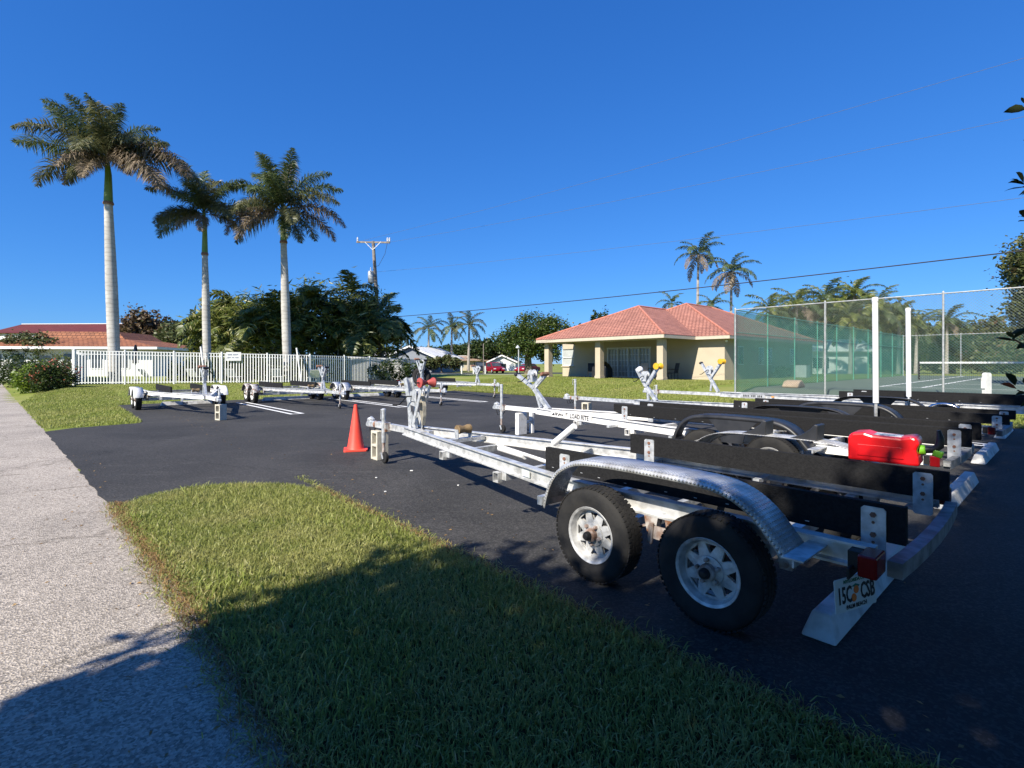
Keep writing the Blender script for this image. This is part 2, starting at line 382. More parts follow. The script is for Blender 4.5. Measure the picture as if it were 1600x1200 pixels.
mat("wood_post", (0.62, 0.62, 0.60), 0.8, var=0.08, scale=8, bump=0.2)
mat("cardboard", (0.40, 0.31, 0.21), 0.9, var=0.15)
mat("sheet_white", (0.72, 0.72, 0.70), 0.6)
mat("twig", (0.13, 0.09, 0.05), 0.9, var=0.3)
leafmat("grass_blade", (0.21, 0.255, 0.058), (0.42, 0.44, 0.13), (0.62, 0.56, 0.30), 0.45, 0.42, (1.7, (0.49, 0.46, 0.18)))
leafmat("grass_far", (0.19, 0.23, 0.045), (0.35, 0.40, 0.09), (0.50, 0.45, 0.22), 0.4, 0.5, (0.5, (0.42, 0.40, 0.14)))
leafmat("grass_dry", (0.22, 0.13, 0.05), (0.38, 0.25, 0.11), None, 0.2, 0.8)
leafmat("frond_green", (0.055, 0.088, 0.032), (0.135, 0.17, 0.065), (0.27, 0.26, 0.14), 0.3, 0.35)
leafmat("frond_olive", (0.085, 0.10, 0.045), (0.175, 0.175, 0.08), (0.30, 0.25, 0.15), 0.3, 0.4)
leafmat("frond_dry", (0.16, 0.125, 0.085), (0.32, 0.25, 0.175), (0.13, 0.12, 0.06), 0.25, 0.6)
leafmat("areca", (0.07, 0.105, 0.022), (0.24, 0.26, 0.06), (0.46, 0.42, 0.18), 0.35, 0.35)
leafmat("areca_dark", (0.055, 0.082, 0.025), (0.16, 0.185, 0.05), (0.36, 0.33, 0.15), 0.32, 0.38)  # darker areca copy: shaded side of the clumps put into leaf colour
leafmat("leaf_ficus", (0.03, 0.06, 0.012), (0.085, 0.125, 0.022), (0.15, 0.16, 0.04), 0.3)
leafmat("leaf_dark", (0.02, 0.042, 0.012), (0.055, 0.085, 0.02), (0.10, 0.11, 0.03), 0.28)
leafmat("leaf_olive", (0.055, 0.075, 0.025), (0.12, 0.135, 0.045), (0.16, 0.09, 0.05), 0.28)
leafmat("leaf_brown", (0.10, 0.065, 0.035), (0.16, 0.11, 0.06), (0.08, 0.09, 0.03), 0.2)
leafmat("leaf_lime", (0.10, 0.17, 0.02), (0.20, 0.27, 0.03), None, 0.3)
leafmat("leaf_croton", (0.02, 0.035, 0.014), (0.045, 0.055, 0.02), (0.25, 0.06, 0.03), 0.15, 0.3)
leafmat("flower_red", (0.30, 0.055, 0.03), (0.45, 0.14, 0.07), None, 0.2)
M = MATS

# ------------------------------------------------------------------ mesh helpers
def link(name, me, m=None, parent=None, smooth=False):
    o = bpy.data.objects.new(name, me)
    COL.objects.link(o)
    if m is not None:
        me.materials.append(M[m] if isinstance(m, str) else m)
    if smooth:
        me.polygons.foreach_set("use_smooth", [True] * len(me.polygons))
    if parent is not None:
        o.parent = parent
    return o
def empty(name, loc=(0, 0, 0), rz=0.0):
    o = bpy.data.objects.new(name, None)
    o.location = loc
    o.rotation_euler = (0, 0, rz)
    o.empty_display_size = 0.2
    COL.objects.link(o)
    return o
def tag(o, label, cat, group=None):
    o["label"] = label
    o["category"] = cat
    if group: o["group"] = group
    return o
def struct(o):
    o["kind"] = "structure"
    return o
def basis(d, up=Vector((0, 0, 1))):
    d = Vector(d).normalized()
    if abs(d.dot(up)) > 0.97: up = Vector((1, 0, 0)) if abs(d.x) < 0.9 else Vector((0, 1, 0))
    s = d.cross(up).normalized()
    return d, s, s.cross(d).normalized()
class MB:
    def __init__(self):
        self.v = []; self.f = []; self.uv = None
    def add(self, vs_, fs):
        b = len(self.v)
        self.v += [tuple(p) for p in vs_]
        self.f += [tuple(i + b for i in f) for f in fs]
        return self
    def box(self, c, s, rz=0.0, ry=0.0, rx=0.0, ch=0.0):
        hx, hy, hz_ = s[0] / 2, s[1] / 2, s[2] / 2
        mt = Matrix.Rotation(rz, 3, 'Z') @ Matrix.Rotation(ry, 3, 'Y') @ Matrix.Rotation(rx, 3, 'X')
        c = Vector(c)
        pts = [c + mt @ Vector((x, y, z)) for z in (-hz_, hz_) for x, y in ((-hx, -hy), (hx, -hy), (hx, hy), (-hx, hy))]
        return self.add(pts, [(3, 2, 1, 0), (4, 5, 6, 7), (0, 1, 5, 4), (1, 2, 6, 5), (2, 3, 7, 6), (3, 0, 4, 7)])
    def bar(self, p0, p1, w, h, up=Vector((0, 0, 1))):
        p0, p1 = Vector(p0), Vector(p1)
        d, s, u = basis(p1 - p0, up)
        pts = [p + s * a + u * b for p in (p0, p1) for a, b in ((-w / 2, -h / 2), (w / 2, -h / 2), (w / 2, h / 2), (-w / 2, h / 2))]
        return self.add(pts, [(0, 1, 2, 3), (7, 6, 5, 4), (4, 5, 1, 0), (5, 6, 2, 1), (6, 7, 3, 2), (7, 4, 0, 3)])
    def tube(self, pts, r, n=8, cap=True):
        pts = [Vector(p) for p in pts]
        rs = r if isinstance(r, (list, tuple)) else [r] * len(pts)
        b = len(self.v)
        prev = None
        for i, p in enumerate(pts):
            d = (pts[min(i + 1, len(pts) - 1)] - pts[max(i - 1, 0)])
            d, s, u = basis(d)
            if prev is not None:
                s = (prev - d * prev.dot(d))
                s = s.normalized() if s.length > 1e-6 else basis(d)[1]
                u = s.cross(d)
            prev = s
            for k in range(n):
                a = 2 * math.pi * k / n
                self.v.append(tuple(p + (s * math.cos(a) + u * math.sin(a)) * rs[i]))
        for i in range(len(pts) - 1):
            for k in range(n):
                k2 = (k + 1) % n
                self.f.append((b + i * n + k, b + i * n + k2, b + (i + 1) * n + k2, b + (i + 1) * n + k))
        if cap:
            self.f.append(tuple(b + k for k in reversed(range(n))))
            e = b + (len(pts) - 1) * n
            self.f.append(tuple(e + k for k in range(n)))
        return self
    def lathe(self, prof, c, axis, n=24, closed=False, cap=True):
        """prof: (radius, offset along axis)"""
        c = Vector(c); d, s, u = basis(axis)
        b = len(self.v)
        for r, o in prof:
            for k in range(n):
                a = 2 * math.pi * k / n
                self.v.append(tuple(c + d * o + (s * math.cos(a) + u * math.sin(a)) * r))
        m = len(prof)
        for i in range(m if closed else m - 1):
            j = (i + 1) % m
            for k in range(n):
                k2 = (k + 1) % n
                self.f.append((b + i * n + k, b + i * n + k2, b + j * n + k2, b + j * n + k))
        if cap and not closed:
            self.f.append(tuple(b + k for k in reversed(range(n))))
            self.f.append(tuple(b + (m - 1) * n + k for k in range(n)))
        return self
    def prism(self, poly, d0, d1, ax):
        """poly of 2D points; ax = 'y': points are (x,z) extruded over y; 'z': (x,y) over z; 'x': (y,z) over x"""
        f = {'y': lambda p, t: (p[0], t, p[1]), 'z': lambda p, t: (p[0], p[1], t), 'x': lambda p, t: (t, p[0], p[1])}[ax]
        n = len(poly)
        self.add([f(p, d0) for p in poly] + [f(p, d1) for p in poly],
                 [tuple(range(n)), tuple(reversed(range(n, 2 * n)))] + [(i + n, (i + 1) % n + n, (i + 1) % n, i) for i in range(n)])
        return self
    def sweep(self, path, prof):
        """mitred sweep of a closed profile (lateral, z) along a plan path (x, y); last item of path point may be a z offset"""
        P = [Vector((p[0], p[1], 0)) for p in path]
        zo = [p[2] if len(p) > 2 else 0 for p in path]
        n = len(prof); b = len(self.v)
        for i, p in enumerate(P):
            d0 = (P[i] - P[i - 1]).normalized() if i > 0 else (P[1] - P[0]).normalized()
            d1 = (P[i + 1] - P[i]).normalized() if i < len(P) - 1 else d0
            t = (d0 + d1).normalized()
            s = Vector((-t.y, t.x, 0))
            k = 1 / max(0.5, s.dot(Vector((-d0.y, d0.x, 0))))
            for a, z in prof:
                q = p + s * (a * k)
                self.v.append((q.x, q.y, z + zo[i]))
        for i in range(len(P) - 1):
            for k in range(n):
                k2 = (k + 1) % n
                self.f.append((b + i * n + k, b + (i + 1) * n + k, b + (i + 1) * n + k2, b + i * n + k2))
        self.f.append(tuple(b + k for k in range(n)))
        e = b + (len(P) - 1) * n
        self.f.append(tuple(e + k for k in reversed(range(n))))
        return self
    def mesh(self, name):
        me = bpy.data.meshes.new(name)
        me.from_pydata(self.v, [], self.f)
        if self.uv is not None:
            ul = me.uv_layers.new(name="UVMap")
            for poly in me.polygons:
                for li in poly.loop_indices:
                    ul.data[li].uv = self.uv[me.loops[li].vertex_index]
        me.update()
        return me
    def build(self, name, m, parent=None, smooth=False, bevel=0.0):
        me = self.mesh(name)
        import bmesh
        bm = bmesh.new(); bm.from_mesh(me)
        bmesh.ops.recalc_face_normals(bm, faces=bm.faces)
        bm.to_mesh(me); bm.free()
        o = link(name, me, m, parent, smooth)
        if smooth:
            try: me.set_sharp_from_angle(angle=R(38))
            except Exception: pass
        if bevel:
            md = o.modifiers.new("bevel", 'BEVEL'); md.width = bevel; md.segments = 2; md.limit_method = 'ANGLE'
        return o
def mesh_np(name, verts, faces):
    """faces: list of (k, array n x k)"""
    me = bpy.data.meshes.new(name)
    verts = np.asarray(verts, dtype=np.float32)
    me.vertices.add(len(verts)); me.vertices.foreach_set("co", verts.ravel())
    flat = np.concatenate([np.asarray(a).ravel() for k, a in faces]).astype(np.int32)
    tot = np.concatenate([np.full(len(a), k) for k, a in faces]).astype(np.int32)
    st = np.concatenate([[0], np.cumsum(tot)[:-1]]).astype(np.int32)
    me.loops.add(len(flat)); me.loops.foreach_set("vertex_index", flat)
    me.polygons.add(len(tot)); me.polygons.foreach_set("loop_start", st)
    try: me.polygons.foreach_set("loop_total", tot)
    except Exception: pass
    me.update(calc_edges=True)
    me.validate()
    return me
def text_mesh(body, size, name):
    cu = bpy.data.curves.new(name, 'FONT')
    cu.body = body; cu.size = size; cu.align_x = 'CENTER'; cu.align_y = 'CENTER'; cu.extrude = 0.0006; cu.offset = size * 0.022; cu.resolution_u = 2
    o = bpy.data.objects.new(name, cu); COL.objects.link(o)
    dg = bpy.context.evaluated_depsgraph_get()
    me = bpy.data.meshes.new_from_object(o.evaluated_get(dg))
    bpy.data.objects.remove(o); bpy.data.curves.remove(cu)
    return me
def text(body, size, parent, loc, rot, m="lettering", name="lettering", sx=1.0):
    o = link(name, text_mesh(body, size, name), m, parent)
    o.location = loc; o.rotation_euler = rot; o.scale = (sx, 1, 1)
    return o
def copy_tree(o, parent=None):
    c = o.copy(); COL.objects.link(c); c.parent = parent
    for ch in o.children: copy_tree(ch, c)
    return c

# ------------------------------------------------------------------ ground
def axis(breaks):
    out = []
    for (a, b, st) in breaks: out += list(np.arange(a, b, st))
    return np.array(out + [breaks[-1][1]])
gx = axis([(-900, -120, 130), (-120, -45, 7.5), (-45, 50, 1.0), (50, 125, 7.5), (125, 905, 130)])
gy = axis([(-60, -10, 10), (-10, 60, 1.0), (60, 150, 6), (150, 1500, 150)])
GX, GY = np.meshgrid(gx, gy)
GZ = hz(GX, GY)
nx, ny = len(gx), len(gy)
ii = np.arange(nx * ny).reshape(ny, nx)
fq = np.stack([ii[:-1, :-1].ravel(), ii[:-1, 1:].ravel(), ii[1:, 1:].ravel(), ii[1:, :-1].ravel()], 1)
struct(link("ground", mesh_np("ground", np.stack([GX.ravel(), GY.ravel(), GZ.ravel()], 1), [(4, fq)]), "lawn", smooth=True))

def rag(pts, amp, n, seed):
    """polygon outline in (s, w) subdivided and roughened"""
    rd = random.Random(seed); out = []
    for i, p in enumerate(pts):
        q = pts[(i + 1) % len(pts)]
        k = max(1, int(math.hypot(q[0] - p[0], q[1] - p[1]) / n))
        for j in range(k):
            t = j / k
            a = amp if j else 0
            out.append((p[0] + (q[0] - p[0]) * t + rd.uniform(-a, a), p[1] + (q[1] - p[1]) * t + rd.uniform(-a, a)))
    return out
def sheet(name, pts, z, m, follow=False):
    me = bpy.data.meshes.new(name)
    vv = []
    for s, w in pts:
        p = G(s, w)
        vv.append((p.x, p.y, z + (float(hz(p.x, p.y)) if follow else 0)))
    me.from_pydata(vv, [], [tuple(range(len(vv)))])
    me.update()
    o = link(name, me, m)
    if me.polygons[0].normal.z < 0: me.flip_normals()
    return o
strip_end = [(4.1, -1.42), (4.6, -1.6), (5.0, -2.0), (5.15, -2.5), (5.05, -2.9), (4.75, -3.2)]
lot = [(-6, -1.36), (4.1, -1.42)] + strip_end[1:] + [(5.2, -3.27), (8, -3.45), (12.9, -3.78), (13.35, -3.3), (13.5, -2.15), (13.8, -2.0), (20.6, -2.0), (20.6, 12.3), (-6, 12.3)]
struct(sheet("parking_lot", rag(lot, 0.022, 0.22, 3), 0.008, "asphalt"))
walk = [(-6, -3.0), (0.1, -3.03), (1.3, -3.06), (4.7, -3.22), (8, -3.44), (12.9, -3.77), (24, -4.55), (60, -7.0), (60, -10.2), (24, -7.2), (-6, -5.6)]
struct(sheet("sidewalk", rag(walk, 0.028, 0.2, 5), 0.004, "sidewalk_aggregate"))

# stall lines
def stall_line(s0, s1, w, gap=0.30):
    for dw in (-gap / 2, gap / 2):
        o = sheet("stall_line", [(s0, w + dw - 0.05), (s1, w + dw - 0.05), (s1, w + dw + 0.05), (s0, w + dw + 0.05)], 0.013, "line_paint")
        struct(o)
    struct(sheet("stall_line_end", [(s0 - 0.10, w - gap / 2 - 0.05), (s0 - 0.001, w - gap / 2 - 0.05), (s0 - 0.001, w + gap / 2 + 0.05), (s0 - 0.10, w + gap / 2 + 0.05)], 0.013, "line_paint"))
for w in (1.55, 5.0, 8.4): stall_line(13.3, 19.0, w)
for w in (8.6,): stall_line(-0.6, 5.0, w)

# ------------------------------------------------------------------ grass blades
def blades(name, P, hmin, hmax, wd, seed, m, lean=0.6):
    rg = np.random.default_rng(seed)
    n = len(P)
    h = rg.uniform(hmin, hmax, n); a = rg.uniform(0, 2 * np.pi, n); b = rg.uniform(0, 2 * np.pi, n)
    ln = rg.uniform(0.15, lean, n) * h
    w_ = wd * rg.uniform(0.7, 1.3, n)
    ca, sa = np.cos(a), np.sin(a)
    off = np.stack([ca * w_ / 2, sa * w_ / 2, np.zeros(n)], 1)
    dr = np.stack([np.cos(b) * ln, np.sin(b) * ln, np.zeros(n)], 1)
    up = np.zeros((n, 3)); up[:, 2] = h
    b0 = P - off; b1 = P + off
    m0 = P - off * 0.9 + dr * 0.35 + up * 0.55; m1 = P + off * 0.9 + dr * 0.35 + up * 0.55
    t = P + dr + up * (1 - 0.35 * (ln / h)[:, None])
    vv = np.stack([b0, b1, m1, m0, t], 1).reshape(-1, 3)
    i = np.arange(n)[:, None] * 5
    q = i + np.array([[0, 1, 2, 3]]); tr = i + np.array([[3, 2, 4]])
    o = link(name, mesh_np(name, vv, [(4, q), (3, tr)]), m)
    o["kind"] = "stuff"
    return o
def sw2xyz(s, w, z=None):
    x = O1.x + U.x * s + V.x * w; y = O1.y + U.y * s + V.y * w
    return np.stack([x, y, hz(x, y) if z is None else np.full(len(x), z)], 1)
rg = np.random.default_rng(1)
def inpoly(s, w, poly):
    c = np.zeros(len(s), bool)
    j = len(poly) - 1
    for i in range(len(poly)):
        (a, b), (p, q) = poly[i], poly[j]
        c ^= ((b > w) != (q > w)) & (s < (p - a) * (w - b) / (q - b + 1e-12) + a)
        j = i
    return c
strip = [(-3.2, -1.38), (4.1, -1.44), (4.58, -1.62), (4.98, -2.02), (5.12, -2.5), (5.02, -2.88), (4.72, -3.16), (1.3, -3.04), (-3.2, -3.0)]
n0 = 150000
s_ = rg.uniform(-3.0, 5.2, n0); w_ = rg.uniform(-3.25, -1.3, n0)
edge = np.minimum(np.abs(w_ + 1.4), np.abs(w_ + 3.1))
ok = inpoly(s_, w_ + rg.normal(0, 0.02, n0), strip)
P = sw2xyz(s_[ok], w_[ok])
g = blades("lawn_grass", P, 0.030, 0.068, 0.0060, 2, "grass_blade", 1.1)
tag(g, "thick green grass strip between the pale path and the asphalt", "grass")
n4 = 9000
s_ = rg.uniform(-3.0, 5.1, n4); w_ = rg.uniform(-3.15, -1.35, n4)
ok = inpoly(s_, w_, strip) & (np.sin(s_ * 2.1 + 1.3 * np.sin(w_ * 3.1)) + np.sin(w_ * 4.3 + s_) > 0.1)
g = blades("tall_grass", sw2xyz(s_[ok], w_[ok]), 0.07, 0.115, 0.008, 12, "grass_far", 0.9)
tag(g, "longer coarse blades standing out of the near grass strip", "grass")
n5 = 3500
s_ = rg.uniform(-2.8, 4.9, n5); w_ = np.where(rg.uniform(0, 1, n5) < 0.5, -1.40 + np.abs(rg.normal(0, 0.055, n5)), -3.08 - 0.03 * np.clip(s_ - 1, 0, 4) - np.abs(rg.normal(0, 0.05, n5)))
g = blades("grass_runners", sw2xyz(s_, w_, 0.009), 0.015, 0.055, 0.006, 13, "grass_blade", 2.6)
tag(g, "grass runners creeping over the edges of the near grass strip", "grass")
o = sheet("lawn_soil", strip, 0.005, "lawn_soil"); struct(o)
far1 = [(13.45, -3.75), (13.5, -2.1), (13.8, -2.0), (20.6, -2.0), (20.8, 12), (27, 9), (33, -4), (24, -4.5), (14, -3.85)]
n1 = 220000
s_ = rg.uniform(13.3, 33, n1); w_ = rg.uniform(-4.6, 12, n1)
keep = (w_ < -1.6) | (rg.uniform(0, 1, n1) < 0.30)
ok = inpoly(s_, w_, far1) & keep
g = blades("lawn_grass", sw2xyz(s_[ok], w_[ok]), 0.05, 0.10, 0.014, 3, "grass_far", 1.0)
tag(g, "green lawn beside the far end of the path, below the white fence", "grass")
n2 = 240000
s_ = rg.uniform(-4, 26, n2); w_ = 12.3 + 14 * rg.uniform(0, 1, n2) ** 1.6
cs, cw = 9.8, 16.6
ok = ~((s_ < cs + 0.1) & (w_ > 16.7)) & ~((s_ > 10.5) & (w_ > 25))
g = blades("lawn_grass", sw2xyz(s_[ok], w_[ok]), 0.04, 0.10, 0.017, 4, "grass_far", 1.1)
tag(g, "sunlit lawn sloping up from the asphalt to the cream house", "grass")
# dry thatch along the edge of the path
n3 = 5200
s_ = rg.uniform(-2.5, 4.9, n3); w_ = -3.06 - 0.035 * np.clip(s_ - 1, 0, 4) + rg.normal(0, 0.045, n3)
g = blades("dry_thatch", sw2xyz(s_, w_, 0.006), 0.012, 0.06, 0.005, 6, "grass_dry", 3.0)
tag(g, "dry brown thatch along the path edge of the near grass strip", "dead grass")
n3 = 2600
s_ = rg.uniform(-2.5, 4.2, n3); w_ = -1.39 + rg.normal(0, 0.03, n3)
g = blades("dry_thatch", sw2xyz(s_, w_, 0.009), 0.012, 0.05, 0.005, 8, "grass_dry", 3.0)
tag(g, "dry runners at the asphalt edge of the near grass strip", "dead grass")

# ------------------------------------------------------------------ trailers
TYRE = {}
def wheel_meshes(r, wd):
    key = (r, wd)
    if key in TYRE: return TYRE[key]
    k = r / 0.335
    h = wd / 2
    t = MB()
    prof = [(0.185 * k, -h * 0.72), (0.20 * k, -h * 0.9), (0.25 * k, -h), (0.295 * k, -h * 0.97), (0.318 * k, -h * 0.86), (0.331 * k, -h * 0.72)]
    for c in (-0.45, 0.0, 0.45):
        prof += [(0.335 * k, h * (c - 0.14)), (0.327 * k, h * (c - 0.12)), (0.327 * k, h * (c - 0.04)), (0.336 * k, h * (c - 0.02))]
    prof += [(0.331 * k, h * 0.72), (0.318 * k, h * 0.86), (0.295 * k, h * 0.97), (0.25 * k, h), (0.20 * k, h * 0.9), (0.185 * k, h * 0.72)]
    t.lathe(prof, (0, 0, 0), (0, 1, 0), 48, closed=True)
    # tread blocks
    for j in range(60):
        a = 2 * math.pi * j / 60
        for c in (-0.72, -0.24, 0.24, 0.72):
            aa = a + (0.04 if c in (-0.24, 0.72) else 0)
            t.box((math.cos(aa) * 0.3325 * k, c * h * 0.93, math.sin(aa) * 0.3325 * k), (0.008 * k, h * 0.34, 0.024 * k), ry=-aa)
    me_t = t.mesh("tyre")
    rm = MB()
    rm.lathe([(0.200 * k, h * 0.93), (0.205 * k, h * 0.86), (0.190 * k, h * 0.80), (0.178 * k, h * 0.55), (0.170 * k, h * 0.1), (0.170 * k, -h * 0.8), (0.166 * k, -h * 0.8), (0.166 * k, h * 0.1), (0.172 * k, h * 0.56), (0.184 * k, h * 0.85)], (0, 0, 0), (0, 1, 0), 40, closed=True)
    yd = h * 0.32
    def pt(rr, deg, y=yd): return (math.cos(R(deg)) * rr * k, y, math.sin(R(deg)) * rr * k)
    for q in range(8):
        c = q * 45
        vv = [pt(0.085, c - 22.5, yd + 0.012), pt(0.085, c, yd + 0.012), pt(0.085, c + 22.5, yd + 0.012), pt(0.172, c - 22.5), pt(0.172, c), pt(0.172, c + 22.5), pt(0.156, c - 13), pt(0.156, c + 13), pt(0.100, c, yd + 0.008)]
        rm.add(vv, [(0, 1, 8, 6, 3), (1, 2, 5, 7, 8), (3, 6, 7, 5, 4)])
        rm.add([(x, y - 0.02, z) for x, y, z in vv], [(3, 6, 8, 1, 0), (8, 7, 5, 2, 1), (4, 5, 7, 6, 3)])
    rm.lathe([(0.088 * k, yd + 0.010), (0.086 * k, yd + 0.020), (0.060 * k, yd + 0.026), (0.02, yd + 0.026)], (0, 0, 0), (0, 1, 0), 24)
    me_r = rm.mesh("wheel")
    hb = MB()
    hb.lathe([(0.05 * k, yd + 0.02), (0.048 * k, yd + 0.055), (0.036 * k, yd + 0.065)], (0, 0, 0), (0, 1, 0), 16)
    for q in range(5):
        a = 2 * math.pi * q / 5 + 0.3
        hb.lathe([(0.013, yd + 0.02), (0.013, yd + 0.045), (0.008, yd + 0.05)], (math.cos(a) * 0.068 * k, 0, math.sin(a) * 0.068 * k), (0, 1, 0), 6)
    me_h = hb.mesh("hub")
    cp = MB()
    cp.lathe([(0.033 * k, yd + 0.06), (0.032 * k, yd + 0.085), (0.02 * k, yd + 0.10), (0.004, yd + 0.102)], (0, 0, 0), (0, 1, 0), 14)
    me_c = cp.mesh("grease_cap")
    me_b = MB().lathe([(0.13 * k, -h * 0.3), (0.13 * k, h * 0.12), (0.02, h * 0.14)], (0, 0, 0), (0, 1, 0), 20).mesh("brake_drum")
    import bmesh
    for me, mm, sm in ((me_t, "tyre_rubber", False), (me_r, "rim_galvanised", True), (me_h, "hub_rust", False), (me_c, "black_steel", True), (me_b, "black_steel", False)):
        bm = bmesh.new(); bm.from_mesh(me); bmesh.ops.recalc_face_normals(bm, faces=bm.faces); bm.to_mesh(me); bm.free()
        me.materials.append(M[mm])
        if sm or me is me_t:
            me.polygons.foreach_set("use_smooth", [True] * len(me.polygons))
            try: me.set_sharp_from_angle(angle=R(35))
            except Exception: pass
    TYRE[key] = (me_r, me_t, me_h, me_c, me_b)
    return TYRE[key]
def wheel(parent, x, y, r=0.335, wd=0.205, z=None, spin=0.0, rimmat=None):
    ms = wheel_meshes(r, wd)
    o = link("wheel", ms[0], None, parent)
    o.location = (x, y, r if z is None else z)
    o.rotation_euler = (0, 0, 0 if y > 0 else math.pi)
    o.rotation_mode = 'XYZ'
    if rimmat:
        o.material_slots[0].link = 'OBJECT'; o.material_slots[0].material = M[rimmat]
    for nm, me in (("tyre", ms[1]), ("hub", ms[2]), ("grease_cap", ms[3]), ("brake_drum", ms[4])):
        c = link(nm, me, None, o)
        c.rotation_euler = (0, spin, 0)
    return o
def ibeam(h, f, t=0.012, z0=0.0):
    a, b = f / 2, t / 2
    return [(-a, z0), (a, z0), (a, z0 + t), (b, z0 + t * 1.6), (b, z0 + h - t * 1.6), (a, z0 + h - t), (a, z0 + h), (-a, z0 + h), (-a, z0 + h - t), (-b, z0 + h - t * 1.6), (-b, z0 + t * 1.6), (-a, z0 + t)]
def boxprof(w, h, z0): return [(-w / 2, z0), (w / 2, z0), (w / 2, z0 + h), (-w / 2, z0 + h)]
def fender_sheet(path, y0, y1, lip, thick=0.004, name="fender", m="tread_plate", parent=None, sgn=1):
    """path of (x, z) from front to rear; sheet from y0 (inner) to y1 (outer) with a rounded outer lip"""
    # smooth the path
    pts = [Vector((p[0], 0, p[1])) for p in path]
    for _ in range(2):
        q = [pts[0]]
        for a, b in zip(pts[:-1], pts[1:]): q += [a * 0.75 + b * 0.25, a * 0.25 + b * 0.75]
        pts = q + [pts[-1]]
    mb = MB(); mb.uv = []
    rows = []
    run = 0
    for i, p in enumerate(pts):
        t = (pts[min(i + 1, len(pts) - 1)] - pts[max(0, i - 1)]).normalized()
        nrm = Vector((t.z, 0, -t.x))
        if nrm.z < 0 and abs(t.z) < 0.9: nrm = -nrm
        # outward normal points away from the wheels
        nrm = Vector((-t.z, 0, t.x)); 
        if nrm.dot(Vector((p.x, 0, p.z - 0.3))) < 0: nrm = -nrm
        if i: run += (p - pts[i - 1]).length
        prof = [(y0, 0.0), (y1 - 0.03, 0.0), (y1 - 0.012, -0.006), (y1 - 0.002, -0.02), (y1, -lip)]
        row = []
        acc = 0
        for j, (yy, off) in enumerate(prof):
            q = p + nrm * off
            mb.v.append((q.x, sgn * yy, q.z))
            if j: acc += math.hypot(prof[j][0] - prof[j - 1][0], off - prof[j - 1][1])
            mb.uv.append((run, acc))
            row.append(len(mb.v) - 1)
        rows.append(row)
    for a, b in zip(rows[:-1], rows[1:]):
        for j in range(len(a) - 1): mb.f.append((a[j], a[j + 1], b[j + 1], b[j]))
    o = link(name, mb.mesh(name), m, parent, True)
    md = o.modifiers.new("thickness", 'SOLIDIFY'); md.thickness = thick; md.offset = -1
    return o
BOLTS = []
for r_, l_ in ((0.014, 0.010), (0.008, 0.002)):
    bmesh_ = MB().lathe([(r_, 0), (r_, l_)], (0, 0, 0), (0, 1, 0), 6).mesh("bolt"); bmesh_.materials.append(M["rust"]); BOLTS.append(bmesh_)
def bolt_plate(parent, x, y, z0, z1, w=0.105, t=0.008, side=1, m="galvanised"):
    mb = MB()
    c = 0.012
    poly = [(x - w / 2 + c, z0), (x + w / 2 - c, z0), (x + w / 2, z0 + c), (x + w / 2, z1 - c), (x + w / 2 - c, z1), (x - w / 2 + c, z1), (x - w / 2, z1 - c), (x - w / 2, z0 + c)]
    mb.prism(poly, y, y + side * t, 'y')
    o = mb.build("bunk_bracket", m, parent)
    for k, zz in enumerate((0.86, 0.72, 0.5, 0.36)):
        q = bpy.data.objects.new("bolt", BOLTS[k % 2]); COL.objects.link(q); q.parent = o
        q.location = (x, y + side * t, z0 + (z1 - z0) * zz)
    return o
